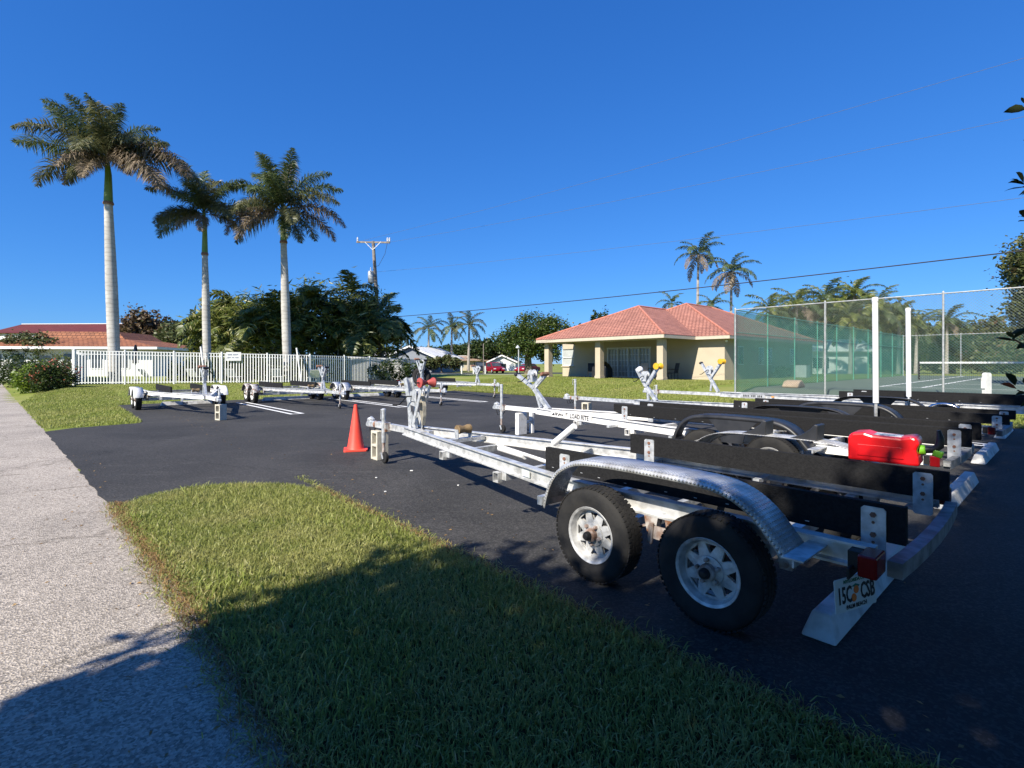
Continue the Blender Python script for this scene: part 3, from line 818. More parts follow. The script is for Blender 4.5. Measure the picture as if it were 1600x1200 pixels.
def trailer(name, label, loc, yaw, c):
    """boat trailer; local +x = towards the coupler, origin on the ground below the middle of the axles"""
    T = empty(name, loc, yaw)
    tag(T, label, "boat trailer", c["group"])
    fm = c.get("frame", "aluminium")
    zt = c.get("zt", 0.58); hb = c.get("hb", 0.115); zb = zt - hb
    yr = c.get("yr", 0.80); xr = c.get("xr", -1.12); xb = c.get("xb", 0.95); xj = c.get("xj", 4.35); xc = c.get("xc", 5.45)
    prof = ibeam(hb, 0.07, 0.012, zb)
    for sg in (1, -1):
        path = [(xr, sg * yr), (xb - 0.35, sg * yr), (xb, sg * (yr - 0.02)), (xb + 0.4, sg * (yr - 0.10)), (xj, sg * 0.075)]
        MB().sweep(path, prof).build("frame_rail", fm, T)
    MB().sweep([(xj - 0.55, 0), (xc - 0.05, 0)], boxprof(0.075, 0.085, zb + 0.012)).build("tongue", fm, T)
    cms = c.get("cross", [xr + 0.12, -0.62, 0.62, 1.7, 2.95])
    for k, x in enumerate(cms):
        yy = yr if x < xb else yr - (x - xb) / (xj - xb) * (yr - 0.07)
        if k == 0 and c.get("rearbar", True):
            mb = MB()
            pts = [(xr - 0.065 - 0.03 * (1 - t * t), yy * t, zb + 0.035) for t in (0.97, 0.7, 0.35, 0, -0.35, -0.7, -0.97)]
            mb = MB().sweep([p[:2] for p in pts], boxprof(0.06, 0.075, zb - 0.02))
            mb.build("cross_member", "galvanised_dull", T)
        else:
            MB().box((x, 0, zb - 0.036), (0.06, 2 * yy + 0.04, 0.068)).build("cross_member", fm if k % 2 else "galvanised", T)
            if c.get("tabs", True) and x > 0.9:
                for sg in (1, -1):
                    mb = MB(); p = [(-0.04, -0.045), (0.04, -0.045), (0.04, 0.045), (-0.04, 0.045)]
                    for z in (0.041, -0.041): mb.box((x + 0.07, sg * (yy + 0.035), zb - 0.05 + z), (0.075, 0.05, 0.008))
                    for q in (0.034, -0.034): mb.box((x + 0.07 + q, sg * (yy + 0.035), zb - 0.05), (0.007, 0.05, 0.073))
                    mb.build("frame_clamp", fm, T)
    # axles, springs, wheels
    axl = c.get("axles", (0.405, -0.405)); yw = c.get("yw", 0.965); rw = c.get("rw", 0.308)
    for x in axl:
        mb = MB().bar((x, -yw + 0.1, rw - 0.01), (x, yw - 0.1, rw - 0.01), 0.055, 0.055)
        mb.build("axle", "galvanised", T)
        for sg in (1, -1):
            wheel(T, x, sg * yw, rw, c.get("ww", 0.168), spin=random.uniform(0, 6), rimmat=c.get("rim"))
            sp = MB()
            for k in range(4):
                n = 7; hl = 0.31 - 0.055 * k
                pts = [(x + hl * (2 * i / (n - 1) - 1), sg * (yr + 0.005), rw + 0.035 - k * 0.011 + 0.06 * (2 * i / (n - 1) - 1) ** 2 * (hl / 0.31) ** 2) for i in range(n)]
                for a, b in zip(pts[:-1], pts[1:]): sp.bar(a, b, 0.045, 0.009)
            sp.build("leaf_spring", "galvanised_rusty", T)
    for sg in (1, -1):
        for x in sorted({round(a + d, 3) for a in axl for d in (0.33, -0.33)}):
            h = MB().prism([(x - 0.05, zb - 0.001), (x + 0.05, zb - 0.001), (x + 0.03, zb - 0.10), (x - 0.03, zb - 0.10)], sg * (yr - 0.025), sg * (yr + 0.035), 'y')
            h.lathe([(0.018, 0), (0.018, 0.012)], (x, sg * (yr + 0.035), zb - 0.07), (0, sg, 0), 8)
            h.build("spring_hanger", "galvanised_rusty", T)
        if len(axl) > 1:
            e = MB().prism([(-0.055, zb - 0.05), (0.055, zb - 0.05), (0.075, zb - 0.13), (-0.075, zb - 0.13)], sg * (yr + 0.04), sg * (yr + 0.055), 'y')
            e.bar((0.05, sg * (yr + 0.062), zb - 0.03), (0.065, sg * (yr + 0.062), zb - 0.16), 0.014, 0.03)
            e.build("equaliser", "hub_rust", T)
    # fenders
    fs = c.get("fender", "tread")
    x0, x1 = max(axl), min(axl)
    for sg in (1, -1):
        yi, yo = yw - 0.11, yw + 0.135
        if fs in ("tread", "plastic"):
            top = 0.82
            path = [(x0 + 0.395, 0.43), (x0 + 0.36, 0.56), (x0 + 0.28, 0.70), (x0 + 0.12, 0.795), (x0 - 0.1, top), (x1 + 0.1, top), (x1 - 0.12, 0.80), (x1 - 0.28, 0.715), (x1 - 0.40, 0.57), (x1 - 0.43, 0.53)]
            f = fender_sheet(path, yi, yo, 0.035 if fs == "tread" else 0.05, 0.005, m="tread_plate" if fs == "tread" else "black_plastic", parent=T, sgn=sg)
            if fs == "plastic":
                mid = MB().prism([(x0 - 0.28, 0.50), (x0 - 0.25, 0.62), (x0 - 0.12, 0.76), (x0 - 0.05, 0.80), (x1 + 0.05, 0.80), (x1 + 0.12, 0.76), (x1 + 0.25, 0.62), (x1 + 0.28, 0.50)], sg * (yo - 0.012), sg * (yo - 0.002), 'y')
                mid.build("fender_skirt", "black_plastic", f)
            ft = MB().box((x1 - 0.47, sg * (yr + 0.17), 0.535), (0.09, 0.34, 0.008)).box((x1 - 0.47, sg * (yr + 0.17), 0.515), (0.01, 0.34, 0.035))
            ft.build("fender_foot", "galvanised", f)
            fp = MB().box((x0 + 0.40, sg * (yr + 0.16), 0.47), (0.045, 0.30, 0.06)); fp.build("fender_arm", "galvanised", f)
            if c.get("steps"):
                for xs in c["steps"][1] if sg == c["steps"][0] else []:
                    st = MB().prism([(xs + 0.14, 0.822), (xs + 0.05, 0.86), (xs - 0.02, 0.91), (xs - 0.05, 0.95), (xs - 0.075, 0.945), (xs - 0.07, 0.822)], sg * (yi + 0.02), sg * (yo - 0.05), 'y')
                    st.build("step_pad", "black_plastic", f, bevel=0.006)
        else:
            for x in axl:
                rr = rw + 0.075
                path = [(x + rr * math.cos(R(a)), rw + rr * math.sin(R(a))) for a in range(12, 171, 14)]
                f = fender_sheet(path, yi, yo, 0.03, 0.005, m=c.get("fmat", "white_paint"), parent=T, sgn=sg)
                MB().box((x, sg * (yr + 0.12), zb + 0.04), (0.05, 0.22, 0.05)).build("fender_arm", "galvanised", f)
    # bunks
    yb = c.get("yb", 0.60); bt = c.get("bt", 0.745); bh = c.get("bh", 0.185)
    b0, b1 = c.get("bunk", (1.22, -1.2))
    for sg in (1, -1):
        if c.get("bunks", True):
            mb = MB().prism([(b0, bt - bh + (0.06 if c.get("nose") else 0)), (b0, bt), (b1, bt), (b1, bt - bh), (b0 - (0.25 if c.get("nose") else 0.001), bt - bh)], sg * (yb - 0.022), sg * (yb + 0.022), 'y')
            o = mb.build("bunk", "bunk_carpet", T, bevel=0.012)
            st = MB()
            rd = random.Random(sg + int(10 * b0))
            for k in range(10):
                x = b0 + (b1 - b0) * (k + rd.uniform(0.2, 0.8)) / 10
                st.box((x, sg * (yb + 0.0225), bt - bh + 0.02 + rd.uniform(0, 0.015)), (0.02, 0.003, 0.004))
            st.build("staples", "galvanised", o)["kind"] = "stuff"
            for x in (b0 - 0.22, b1 + 0.13):
                bolt_plate(T, x, sg * yb + 0.0235, zt - 0.11 if x > 0 else zt - 0.13, bt - 0.02 if x < 0 else bt - 0.03, side=1)
            xm = [b0 - 0.22, 0.5 * (b0 + b1), b1 + 0.13]
            for x in xm:
                MB().box((x, sg * (yb + yr) / 2, zb + 0.02), (0.05, yr - yb + 0.02, 0.03)).build("bunk_arm", "galvanised", T)
    # keel rollers
    for x in c.get("keel", (3.05,)):
        yy = max(0.12, yr - (x - xb) / (xj - xb) * (yr - 0.07))
        mb = MB()
        for sg in (1, -1):
            mb.box((x, sg * 0.10, zt + 0.01), (0.07, 0.008, 0.13))
        mb.box((x, 0, zt - 0.052), (0.07, 2 * yy - 0.05, 0.045))
        mb.build("roller_bracket", "galvanised", T)
        MB().lathe([(0.02, -0.095), (0.055, -0.092), (0.055, -0.06), (0.042, -0.02), (0.042, 0.02), (0.055, 0.06), (0.055, 0.092), (0.02, 0.095)], (x, 0, zt + 0.075), (0, 1, 0), 16).build("keel_roller", "brown_roller", T, True)
    # coupler with latch
    zc = zb + 0.05
    mb = MB().prism([(xc - 0.02, zc - 0.04), (xc - 0.02, zc + 0.045), (xc + 0.08, zc + 0.05), (xc + 0.2, zc + 0.035), (xc + 0.235, zc), (xc + 0.23, zc - 0.045), (xc + 0.15, zc - 0.05)], -0.045, 0.045, 'y')
    o = mb.build("coupler", c.get("cpl", "galvanised"), T, bevel=0.012)
    mb = MB().lathe([(0.05, 0), (0.05, 0.05), (0.035, 0.07)], (xc + 0.16, 0, zc + 0.02), (0, 0, 1), 12)
    mb.box((xc + 0.10, 0, zc + 0.085), (0.10, 0.03, 0.02), ry=-0.35)
    mb.build("coupler_latch", "galvanised", o)
    MB().lathe([(0.052, 0), (0.055, 0.03), (0.052, 0.05)], (xc - 0.06, 0, zc), (1, 0, 0), 10).build("surge_collar", "rust", o)
    ch = MB()
    for sg in (1, -1):
        pts = [(xc - 0.1, sg * 0.04, zc - 0.04), (xc - 0.02, sg * 0.05, zc - 0.14), (xc + 0.06, sg * 0.045, zc - 0.16), (xc + 0.10, sg * 0.04, zc - 0.06)]
        ch.tube(pts, 0.008, 5)
    ch.build("safety_chain", "black_steel", o)
    # jack
    xk = c.get("jack", 4.85); yk = c.get("jacky", 0.10)
    jt = c.get("jackz", 0.76)
    mb = MB().tube([(xk, yk, 0.30), (xk, yk, jt)], 0.030, 14)
    mb.lathe([(0.034, 0), (0.034, 0.02), (0.02, 0.032)], (xk, yk, jt), (0, 0, 1), 14)
    j = mb.build("jack", "galvanised", T, True)
    MB().tube([(xk, yk, 0.14), (xk, yk, 0.31)], 0.023, 12).build("jack_tube", "hub_rust", j, True)
    MB().tube([(xk, yk, jt + 0.01), (xk + 0.07, yk + 0.005, jt + 0.012), (xk + 0.085, yk, jt - 0.01), (xk + 0.085, yk, jt - 0.13)], 0.008, 6).build("jack_handle", "galvanised", j, True)
    MB().box((xk, yk / 2 + 0.01, zb + 0.055), (0.10, 0.09, 0.13)).build("jack_clamp", "galvanised_rusty", j)
    if c.get("jackwheel", True):
        mb = MB()
        for sg in (1, -1): mb.bar((xk, yk + sg * 0.035, 0.15), (xk - 0.035, yk + sg * 0.035, 0.07), 0.006, 0.035)
        mb.box((xk, yk, 0.148), (0.06, 0.078, 0.008))
        mb.build("caster_fork", "galvanised", j)
        MB().lathe([(0.03, -0.024), (0.07, -0.026), (0.08, -0.018), (0.08, 0.018), (0.07, 0.026), (0.03, 0.024)], (xk - 0.035, yk, 0.089), (0, 1, 0), 20).build("caster_wheel", "tyre_rubber", j, True)
    else:
        MB().box((xk, yk, 0.132), (0.14, 0.11, 0.012)).build("jack_foot", "galvanised", j)
    # winch stand
    xs = c.get("stand", 4.25); st = c.get("stand_style", "Y"); rc = c.get("roller", "yellow_roller")
    if st == "V":
        mb = MB()
        for sg in (1, -1):
            mb.bar((xs + 0.12, sg * 0.05, zt - 0.06), (xs + 0.16, sg * 0.05, zt + 0.36), 0.008, 0.075, up=Vector((1, 0, 0)))
            mb.bar((xs + 0.16, sg * 0.05, zt + 0.34), (xs + 0.27, sg * 0.045, zt + 0.66), 0.008, 0.085, up=Vector((1, 0, 0)))
        mb.bar((xs + 0.16, 0, zt + 0.35), (xs + 0.27, 0, zt + 0.66), 0.092, 0.006, up=Vector((1, 0, 0)))
        p = mb.build("winch_post", "galvanised", T)
        mb = MB()
        for sg in (1, -1):
            mb.bar((xs - 0.02, sg * 0.055, zt - 0.05), (xs + 0.10, sg * 0.055, zt + 0.20), 0.008, 0.06, up=Vector((1, 0, 0)))
            mb.bar((xs + 0.04, sg * 0.062, zt + 0.02), (xs - 0.20, sg * 0.062, zt + 0.60), 0.008, 0.055, up=Vector((1, 0, 0)))
            mb.bar((xs + 0.16, sg * 0.057, zt + 0.33), (xs - 0.10, sg * 0.057, zt + 0.30), 0.006, 0.05)
        mb.build("stand_strut", "galvanised", T)
        w = MB().lathe([(0.075, -0.05), (0.075, -0.044), (0.035, -0.042), (0.035, 0.042), (0.075, 0.044), (0.075, 0.05)], (xs + 0.02, 0, zt + 0.44), (0, 1, 0), 18)
        w.box((xs + 0.02, 0, zt + 0.36), (0.16, 0.14, 0.01)).box((xs + 0.02, 0.066, zt + 0.42), (0.16, 0.006, 0.13)).box((xs + 0.02, -0.066, zt + 0.42), (0.16, 0.006, 0.13))
        w = w.build("winch", "galvanised", T)
        MB().tube([(xs + 0.06, 0.07, zt + 0.42), (xs + 0.06, 0.14, zt + 0.42), (xs + 0.24, 0.15, zt + 0.30), (xs + 0.24, 0.25, zt + 0.30)], 0.010, 6).build("winch_handle", "black_steel", w)
        sb = MB()
        pts = [(xs - 0.03, zt + 0.47), (xs - 0.12, zt + 0.42), (xs - 0.155, zt + 0.30), (xs - 0.155, zt + 0.16), (xs - 0.13, zt + 0.04)]
        for a, b in zip(pts[:-1], pts[1:]): sb.bar((a[0], 0, a[1]), (b[0], 0, b[1]), 0.05, 0.004)
        pts = [(xs - 0.02, zt + 0.40), (xs - 0.07, zt + 0.34), (xs - 0.09, zt + 0.2), (xs - 0.13, zt + 0.04)]
        for a, b in zip(pts[:-1], pts[1:]): sb.bar((a[0], 0, a[1]), (b[0], 0, b[1]), 0.05, 0.004)
        sb.build("winch_strap", "strap_webbing", w)
        MB().tube([(xs - 0.13, 0, zt + 0.04), (xs - 0.11, 0, zt - 0.0), (xs - 0.13, 0, zt - 0.03), (xs - 0.155, 0, zt)], 0.010, 6).build("strap_hook", "black_steel", w)
        ro = MB()
        for sg in (1, -1):
            ro.lathe([(0.022, 0.012), (0.030, 0.02), (0.045, 0.06), (0.068, 0.10), (0.066, 0.112), (0.02, 0.114)], (xs - 0.21, 0, zt + 0.61), (0, sg, 0), 18)
        ro.build("bow_roller", rc, T, True)
        MB().tube([(xs - 0.21, -0.15, zt + 0.61), (xs - 0.21, 0.15, zt + 0.61)], 0.010, 8).build("roller_pin", "black_steel", T)
    else:
        hj = c.get("yh", 0.42); ha = c.get("ya", 0.40); ln = c.get("lean", 0.30)
        mb = MB().bar((xs, 0, zt - 0.01), (xs + ln, 0, zt + hj), 0.075, 0.075, up=Vector((1, 0, 0)))
        mb.bar((xs + 0.22, 0, zt + 0.005), (xs + ln * 0.75, 0, zt + hj * 0.7), 0.05, 0.05, up=Vector((1, 0, 0)))
        mb.build("winch_post", "galvanised", T)
        mb = MB()
        for sg in (1, -1):
            mb.bar((xs + ln - 0.02, sg * 0.045, zt + hj - 0.05), (xs + ln - 0.34, sg * 0.045, zt + hj + ha), 0.01, 0.06, up=Vector((1, 0, 0)))
        mb.build("stand_strut", "galvanised", T)
        MB().bar((xs + ln, 0, zt + hj - 0.02), (xs + ln + c.get("lean2", 0.24), 0, zt + hj + ha * 0.9), 0.07, 0.06, up=Vector((1, 0, 0))).build("stand_arm", "galvanised", T)
        w = MB().lathe([(0.085, -0.05), (0.085, -0.044), (0.045, -0.042), (0.045, 0.042), (0.085, 0.044), (0.085, 0.05)], (xs + ln + 0.0, 0, zt + hj + 0.24), (0, 1, 0), 18)
        w.box((xs + ln, 0.07, zt + hj + 0.16), (0.14, 0.006, 0.16)).box((xs + ln, -0.07, zt + hj + 0.16), (0.14, 0.006, 0.16))
        w = w.build("winch", c.get("winch", "galvanised"), T)
        MB().tube([(xs + ln, 0.075, zt + hj + 0.2), (xs + ln, 0.14, zt + hj + 0.2), (xs + ln + 0.17, 0.15, zt + hj + 0.08), (xs + ln + 0.17, 0.24, zt + hj + 0.08)], 0.010, 6).build("winch_handle", "black_steel", w)
        if rc == "pad":
            MB().box((xs + ln - 0.34, 0, zt + hj + ha + 0.02), (0.09, 0.20, 0.06), ry=0.5).build("bow_pad", "rust", T, bevel=0.015)
        else:
            ro = MB()
            for sg in (1, -1):
                ro.lathe([(0.022, 0.012), (0.034, 0.02), (0.05, 0.06), (0.078, 0.09), (0.076, 0.105), (0.02, 0.107)], (xs + ln - 0.35, 0, zt + hj + ha + 0.02), (0, sg, 0), 18)
            ro.build("bow_roller", rc, T, True)
        if c.get("ball"):
            sp = MB().lathe([(0.002, -0.075), (0.05, -0.06), (0.072, -0.02), (0.072, 0.02), (0.05, 0.06), (0.002, 0.075)], (xs + ln + 0.15, 0, zt + hj + 0.36), (0, 1, 0), 16)
            sp.build("bow_ball", "pvc", T, True)
        else:
            MB().box((xs + ln + c.get("lean2", 0.24) + 0.02, 0, zt + hj + ha * 0.9 + 0.02), (0.07, 0.13, 0.05), ry=0.6).build("bow_stop", "black_plastic", T, bevel=0.01)
    # tail lamps
    for sg in (1, -1):
        mb = MB().box((xr - 0.005, sg * (yr + 0.10), zb + 0.065), (0.075, 0.16, 0.10))
        o = mb.build("tail_lamp", "lens_red", T, bevel=0.008)
        MB().box((xr + 0.06, sg * (yr + 0.055), zb + 0.06), (0.06, 0.09, 0.08)).build("lamp_bracket", "black_steel", o)
    if c.get("amber"):
        for sg in (1, -1): MB().box((c["amber"], sg * (0.05 + yr - (c["amber"] - xb) / (xj - xb) * (yr - 0.07)), zt - 0.055), (0.06, 0.02, 0.03)).build("side_marker", "lens_amber", T)
    if c.get("guides"):
        gx_, gy_, gz0, gz1, gr = c["guides"]
        for sg in (1, -1):
            mb = MB().tube([(gx_, sg * gy_, gz0 + 0.12), (gx_ + 0.01, sg * gy_, gz1)], gr, 16)
            g_ = mb.build("guide_post", "pvc", T, True)
            MB().lathe([(gr * 1.12, -0.03), (gr * 1.12, 0.02), (gr * 0.8, 0.035)], (gx_ + 0.01, sg * gy_, gz1), (0, 0, 1), 16).build("post_cap", "pvc", g_, True)
            MB().tube([(gx_, sg * yr * 0.98, zb + 0.03), (gx_, sg * (gy_ - 0.1), zb + 0.03), (gx_, sg * gy_, zb + 0.13), (gx_, sg * gy_, gz0 + 0.25)], 0.024, 10).build("post_arm", "galvanised", g_, True)
    return T

# right-hand row (couplers point to the upper left)
RG = "boat trailers parked in the near row"
Q = lambda s, w: G(s, w, 0.008)
T1 = trailer("boat_trailer", "nearest aluminium tandem trailer with silver tread-plate fenders and a licence plate", Q(0, 0), YAW_U,
    dict(group=RG, stand=4.22, stand_style="V", roller="red_roller", xj=4.45, xc=5.45, jack=4.98, jacky=0.11, steps=(-1, (0.12, -0.28)), keel=(3.2,)))
T2 = trailer("boat_trailer", "white tandem trailer lettered LOAD RITE, with black plastic fenders", Q(1.0, 3.4), YAW_U,
    dict(group=RG, frame="white_paint", fender="plastic", stand=4.05, yh=0.42, ya=0.22, lean=0.45, lean2=0.42, roller="pad", xj=4.3, xc=5.45, jack=5.32, jacky=0.10, jackz=0.98,
         bunk=(2.25, -2.05), yb=0.36, bt=0.80, nose=True, xr=-1.85, jackwheel=True, keel=(), rim=None))
T3 = trailer("boat_trailer", "tandem trailer with two tall white guide posts and a yellow bow roller", Q(0.8, 6.8), YAW_U,
    dict(group=RG, fender="plastic", frame="galvanised", stand=4.05, yh=0.36, ya=0.42, lean=0.30, ball=True, xj=4.6, xc=6.7, jack=6.45, jackz=1.0, bunk=(2.0, -1.9), yb=0.5, bt=0.72, bh=0.14, xr=-1.75,
         guides=(-0.47, 1.12, 0.72, 2.42, 0.039), keel=(), yr=0.85))
T4 = trailer("boat_trailer", "farthest trailer of the near row, single axle with chrome fenders beside the court lawn", Q(0.0, 10.15), YAW_U,
    dict(group=RG, axles=(0.0,), fender="round", fmat="chrome", stand=5.0, yh=0.40, ya=0.42, lean=0.25, xj=4.9, xc=7.2, jack=6.9, bunk=(1.9, -1.9), yb=0.55, bt=0.82, bh=0.15, xr=-1.75, amber=3.4, rim="chrome", keel=(), zt=0.66, hb=0.13))
# left-hand row (couplers point to the lower right)
LG = "boat trailers parked in the far row"
DN = YAW_U + math.pi
def L_(P, ln): return Vector((P[0], P[1], 0.008)) + U * ln
T5 = trailer("boat_trailer", "leftmost white tandem trailer, jack standing on grey blocks beside the grass corner", L_((-7.62, 13.2), 5.15), DN,
    dict(group=LG, yw=1.16, yr=0.92, frame="white_paint", fender="round", fmat="white_paint", stand=3.75, yh=0.45, ya=0.30, lean=0.05, lean2=0.12, roller="pad", xj=4.1, xc=5.25, jack=5.0, yb=0.5, bunk=(1.9, -1.0), keel=(2.6,), rim="white_paint", xb=0.9))
T6 = trailer("boat_trailer", "tandem trailer with rusty fenders in front of the fence sign", L_((-5.44, 16.1), 5.05), DN,
    dict(group=LG, yw=1.2, yr=0.95, fender="round", fmat="galvanised_rusty", stand=3.7, yh=0.45, ya=0.3, lean=0.12, roller="pad", xj=4.1, xc=5.25, jack=4.9, bunk=(1.6, -1.1), rim="white_paint", keel=(2.7,)))
T7 = trailer("boat_trailer", "galvanised tandem trailer carrying a spare wheel on its winch stand", L_((-2.42, 17.3), 5.4), DN,
    dict(group=LG, yw=1.15, yr=0.92, fender="round", fmat="galvanised", stand=4.2, yh=0.55, ya=0.45, lean=0.05, lean2=0.2, winch="galvanised", roller="pad", xj=4.5, xc=5.5, jack=5.3, bunk=(1.5, -1.1), rim="white_paint", keel=(2.9,)))
sp_ = wheel(T7, 4.02, 0.12, 0.33, 0.19, z=0.98); sp_.name = "spare_wheel"; sp_.rotation_euler = (0, 0, R(35))
T8 = trailer("boat_trailer", "slim galvanised trailer at the far end, its coupler over the lawn edge", L_((-0.8, 21.2), 5.0), DN,
    dict(group=LG, axles=(0.0,), fender="round", fmat="galvanised", stand=3.9, yh=0.4, ya=0.3, lean=0.1, roller="pad", xj=4.0, xc=5.2, jack=5.0, bunk=(1.5, -1.1), keel=(), zt=0.62))

# lettering and side details of the near trailers
_n = Vector((math.sin(R(12)), math.cos(R(12)), 0))
def rail_decal(T, x, yl, z, ang, body, size, lw, sx=1.0):
    n = Vector((math.sin(R(ang)), math.cos(R(ang)), 0))
    p = Vector((x, yl, z)) + n * 0.031
    d = MB().box((0, 0, 0), (lw, 0.008, 0.082)).build("name_strip", "white_paint", T)
    d.location = p; d.rotation_euler = (0, 0, R(-ang))
    text(body, size, T, p + n * 0.006, (R(90), 0, R(180 - ang)), sx=sx)
rail_decal(T2, 2.95, 0.361, 0.522, 12, "LOAD RITE", 0.105, 0.66)
n_d = Vector((math.sin(R(12)), math.cos(R(12)), 0))
lg = MB().box((0, 0, 0), (0.46, 0.008, 0.082)).build("logo_strip", "white_paint", T2)
lg.location = Vector((3.56, 0.2317, 0.522)) + n_d * 0.031; lg.rotation_euler = (0, 0, R(-12))
mb = MB()
for k, q in enumerate(([(0.20, -0.028), (0.12, 0.03), (0.11, -0.028)], [(0.10, -0.028), (0.085, 0.03), (0.065, 0.03), (0.075, -0.028)], [(0.06, -0.02), (0.045, 0.03), (0.0, 0.022), (0.02, -0.005), (0.035, -0.03)], [(0.0, -0.028), (-0.03, 0.018), (-0.075, 0.018), (-0.04, -0.028)], [(-0.085, 0.022), (-0.115, 0.0), (-0.095, -0.026), (-0.07, -0.004)], [(-0.125, 0.02), (-0.165, -0.002), (-0.135, -0.028), (-0.12, -0.004)])):
    mb.prism(q, 0.0042, 0.0052, 'y')
mb.build("logo", "lettering", lg)
for nm, x in (("sticker", 3.95), ("sticker", 1.35)):
    yy = 0.80 - (x - 0.95) / 3.5 * 0.73 + 0.010
    MB().box((x, yy, 0.522), (0.12, 0.004, 0.055), rz=-0.205 if x > 1.5 else -0.2).build(nm, "plate_white", T1)
# folded white guide pipes lying in the near trailer
MB().tube([(2.55, -0.02, 0.50), (2.02, 0.10, 0.50)], 0.034, 14).build("guide_pipe", "pvc", T1, True)
MB().tube([(1.95, -0.25, 0.60), (1.66, -0.25, 0.81)], 0.034, 14).build("guide_pipe", "pvc", T1, True)
MB().tube([(1.5, 0.25, 0.52), (2.6, -0.05, 0.52), (2.72, -0.12, 0.52), (2.6, -0.2, 0.52), (1.6, -0.3, 0.52)], 0.018, 8).build("guide_hoop", "white_paint", T1, True)
for sg in (1, -1):
    MB().box((-1.0, sg * 0.72, 0.455), (0.09, 0.10, 0.02)).build("end_pad", "galvanised", T1)
# licence plate
pl = empty("plate_holder"); bpy.data.objects.remove(pl)
plate = MB().prism([(-0.152, -0.07), (-0.146, -0.076), (0.146, -0.076), (0.152, -0.07), (0.152, 0.07), (0.146, 0.076), (-0.146, 0.076), (-0.152, 0.07)], -0.0015, 0.0015, 'y').build("licence_plate", "plate_white", T1)
pc = Vector((1.61, 2.40, 0.376)) - G(0, 0)
plate.location = (pc.dot(U), pc.dot(-V), 0.372)
plate.rotation_euler = (R(-4), 0, R(25) - YAW_U)
plate["label"] = "Florida licence plate hanging below the tail lamp"
text("15C", 0.104, plate, (-0.083, -0.0030, -0.004), (R(90), 0, 0), sx=0.60)
text("CSB", 0.104, plate, (0.088, -0.0030, -0.004), (R(90), 0, 0), sx=0.60)
text("PALM BEACH", 0.026, plate, (0.0, -0.0030, -0.058), (R(90), 0, 0))
text("MYFLORIDA.COM", 0.022, plate, (0.0, -0.0030, 0.058), (R(90), 0, 0), "plate_green")
for x, z in ((0.004, 0.012), (-0.016, -0.022)):
    MB().lathe([(0.019, 0), (0.017, 0.0022)], (x, -0.0016, z), (0, -1, 0), 14).build("orange_emblem", "plate_orange", plate)
MB().prism([(-0.03, 0.03), (0.0, 0.04), (0.032, 0.03), (0.02, 0.02)], -0.0022, -0.0017, 'y').build("leaf_emblem", "plate_green", plate)
MB().box((pc.dot(U) + 0.01, pc.dot(-V), 0.475), (0.01, 0.16, 0.05)).build("plate_hanger", "black_steel", T1)

# wheel stops
def stop(s, w, lab, grp, num=None, rz=0.0, ln=1.83):
    b, t, h = 0.085, 0.045, 0.13
    mb = MB()
    a, e = ln / 2, 0.06
    mb.add([(-b, -a, 0), (b, -a, 0), (b, a, 0), (-b, a, 0), (-t, -a + e, h), (t, -a + e, h), (t, a - e, h), (-t, a - e, h)],
           [(3, 2, 1, 0), (4, 5, 6, 7), (0, 1, 5, 4), (1, 2, 6, 5), (2, 3, 7, 6), (3, 0, 4, 7)])
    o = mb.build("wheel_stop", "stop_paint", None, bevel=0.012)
    o.location = G(s, w, 0.009)
    o.rotation_euler = (0, 0, YAW_U + rz)
    tag(o, lab, "wheel stop", grp)
    if num:
        text(num, 0.11, o, (-b + 0.018, 0.2, 0.065), (R(71), 0, R(-90)))
    return o
NS = "wheel stops behind the near trailers"; FS = "wheel stops behind the far trailers"
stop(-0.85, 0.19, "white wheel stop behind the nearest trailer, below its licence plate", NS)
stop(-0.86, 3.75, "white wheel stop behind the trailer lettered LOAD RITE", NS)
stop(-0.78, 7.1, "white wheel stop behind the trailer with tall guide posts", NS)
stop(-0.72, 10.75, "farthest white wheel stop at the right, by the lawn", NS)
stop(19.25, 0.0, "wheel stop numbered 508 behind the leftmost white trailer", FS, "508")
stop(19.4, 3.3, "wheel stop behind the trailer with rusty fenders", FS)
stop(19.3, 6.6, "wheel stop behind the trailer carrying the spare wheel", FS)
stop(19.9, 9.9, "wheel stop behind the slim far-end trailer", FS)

# cone, blocks, can and debris
cone = empty("traffic_cone", Vector((-2.60, 8.52, 0.008)), 0.3)
tag(cone, "orange traffic cone beside the pale concrete block", "traffic cone")
MB().lathe([(0.145, 0.03), (0.135, 0.05), (0.03, 0.74), (0.028, 0.76), (0.018, 0.762), (0.02, 0.72), (0.12, 0.06)], (0, 0, 0), (0, 0, 1), 28, cap=False).build("cone_body", "cone_orange", cone, True)
MB().prism([(-0.19, -0.165), (-0.165, -0.19), (0.165, -0.19), (0.19, -0.165), (0.19, 0.165), (0.165, 0.19), (-0.165, 0.19), (-0.19, 0.165)], 0, 0.032, 'z').build("cone_base", "cone_orange", cone, bevel=0.006)
def block(name, lab, loc, rz, h=0.40):
    """two-cell concrete block standing on end"""
    mb = MB()
    wx, wy = 0.20, 0.19
    t = 0.035
    for x in (-wx / 2 + t / 2, wx / 2 - t / 2): mb.box((x, 0, h / 2), (t, wy, h))
    for z in (t / 2, h / 2, h - t / 2): mb.box((0, 0, z), (wx - 2 * t, wy - 0.002, t))
    o = mb.build(name, "concrete_block", None, bevel=0.005)
    o.location = loc; o.rotation_euler = (0, 0, rz)
    tag(o, lab, "concrete block")
    return o
p = G(5.15, 0.0, 0.008)
block("concrete_block", "pale two-cell concrete block under the nearest trailer's tongue", (-2.0, 7.74, 0.008), R(-48), 0.43)
P2 = G(6.28, 3.4)
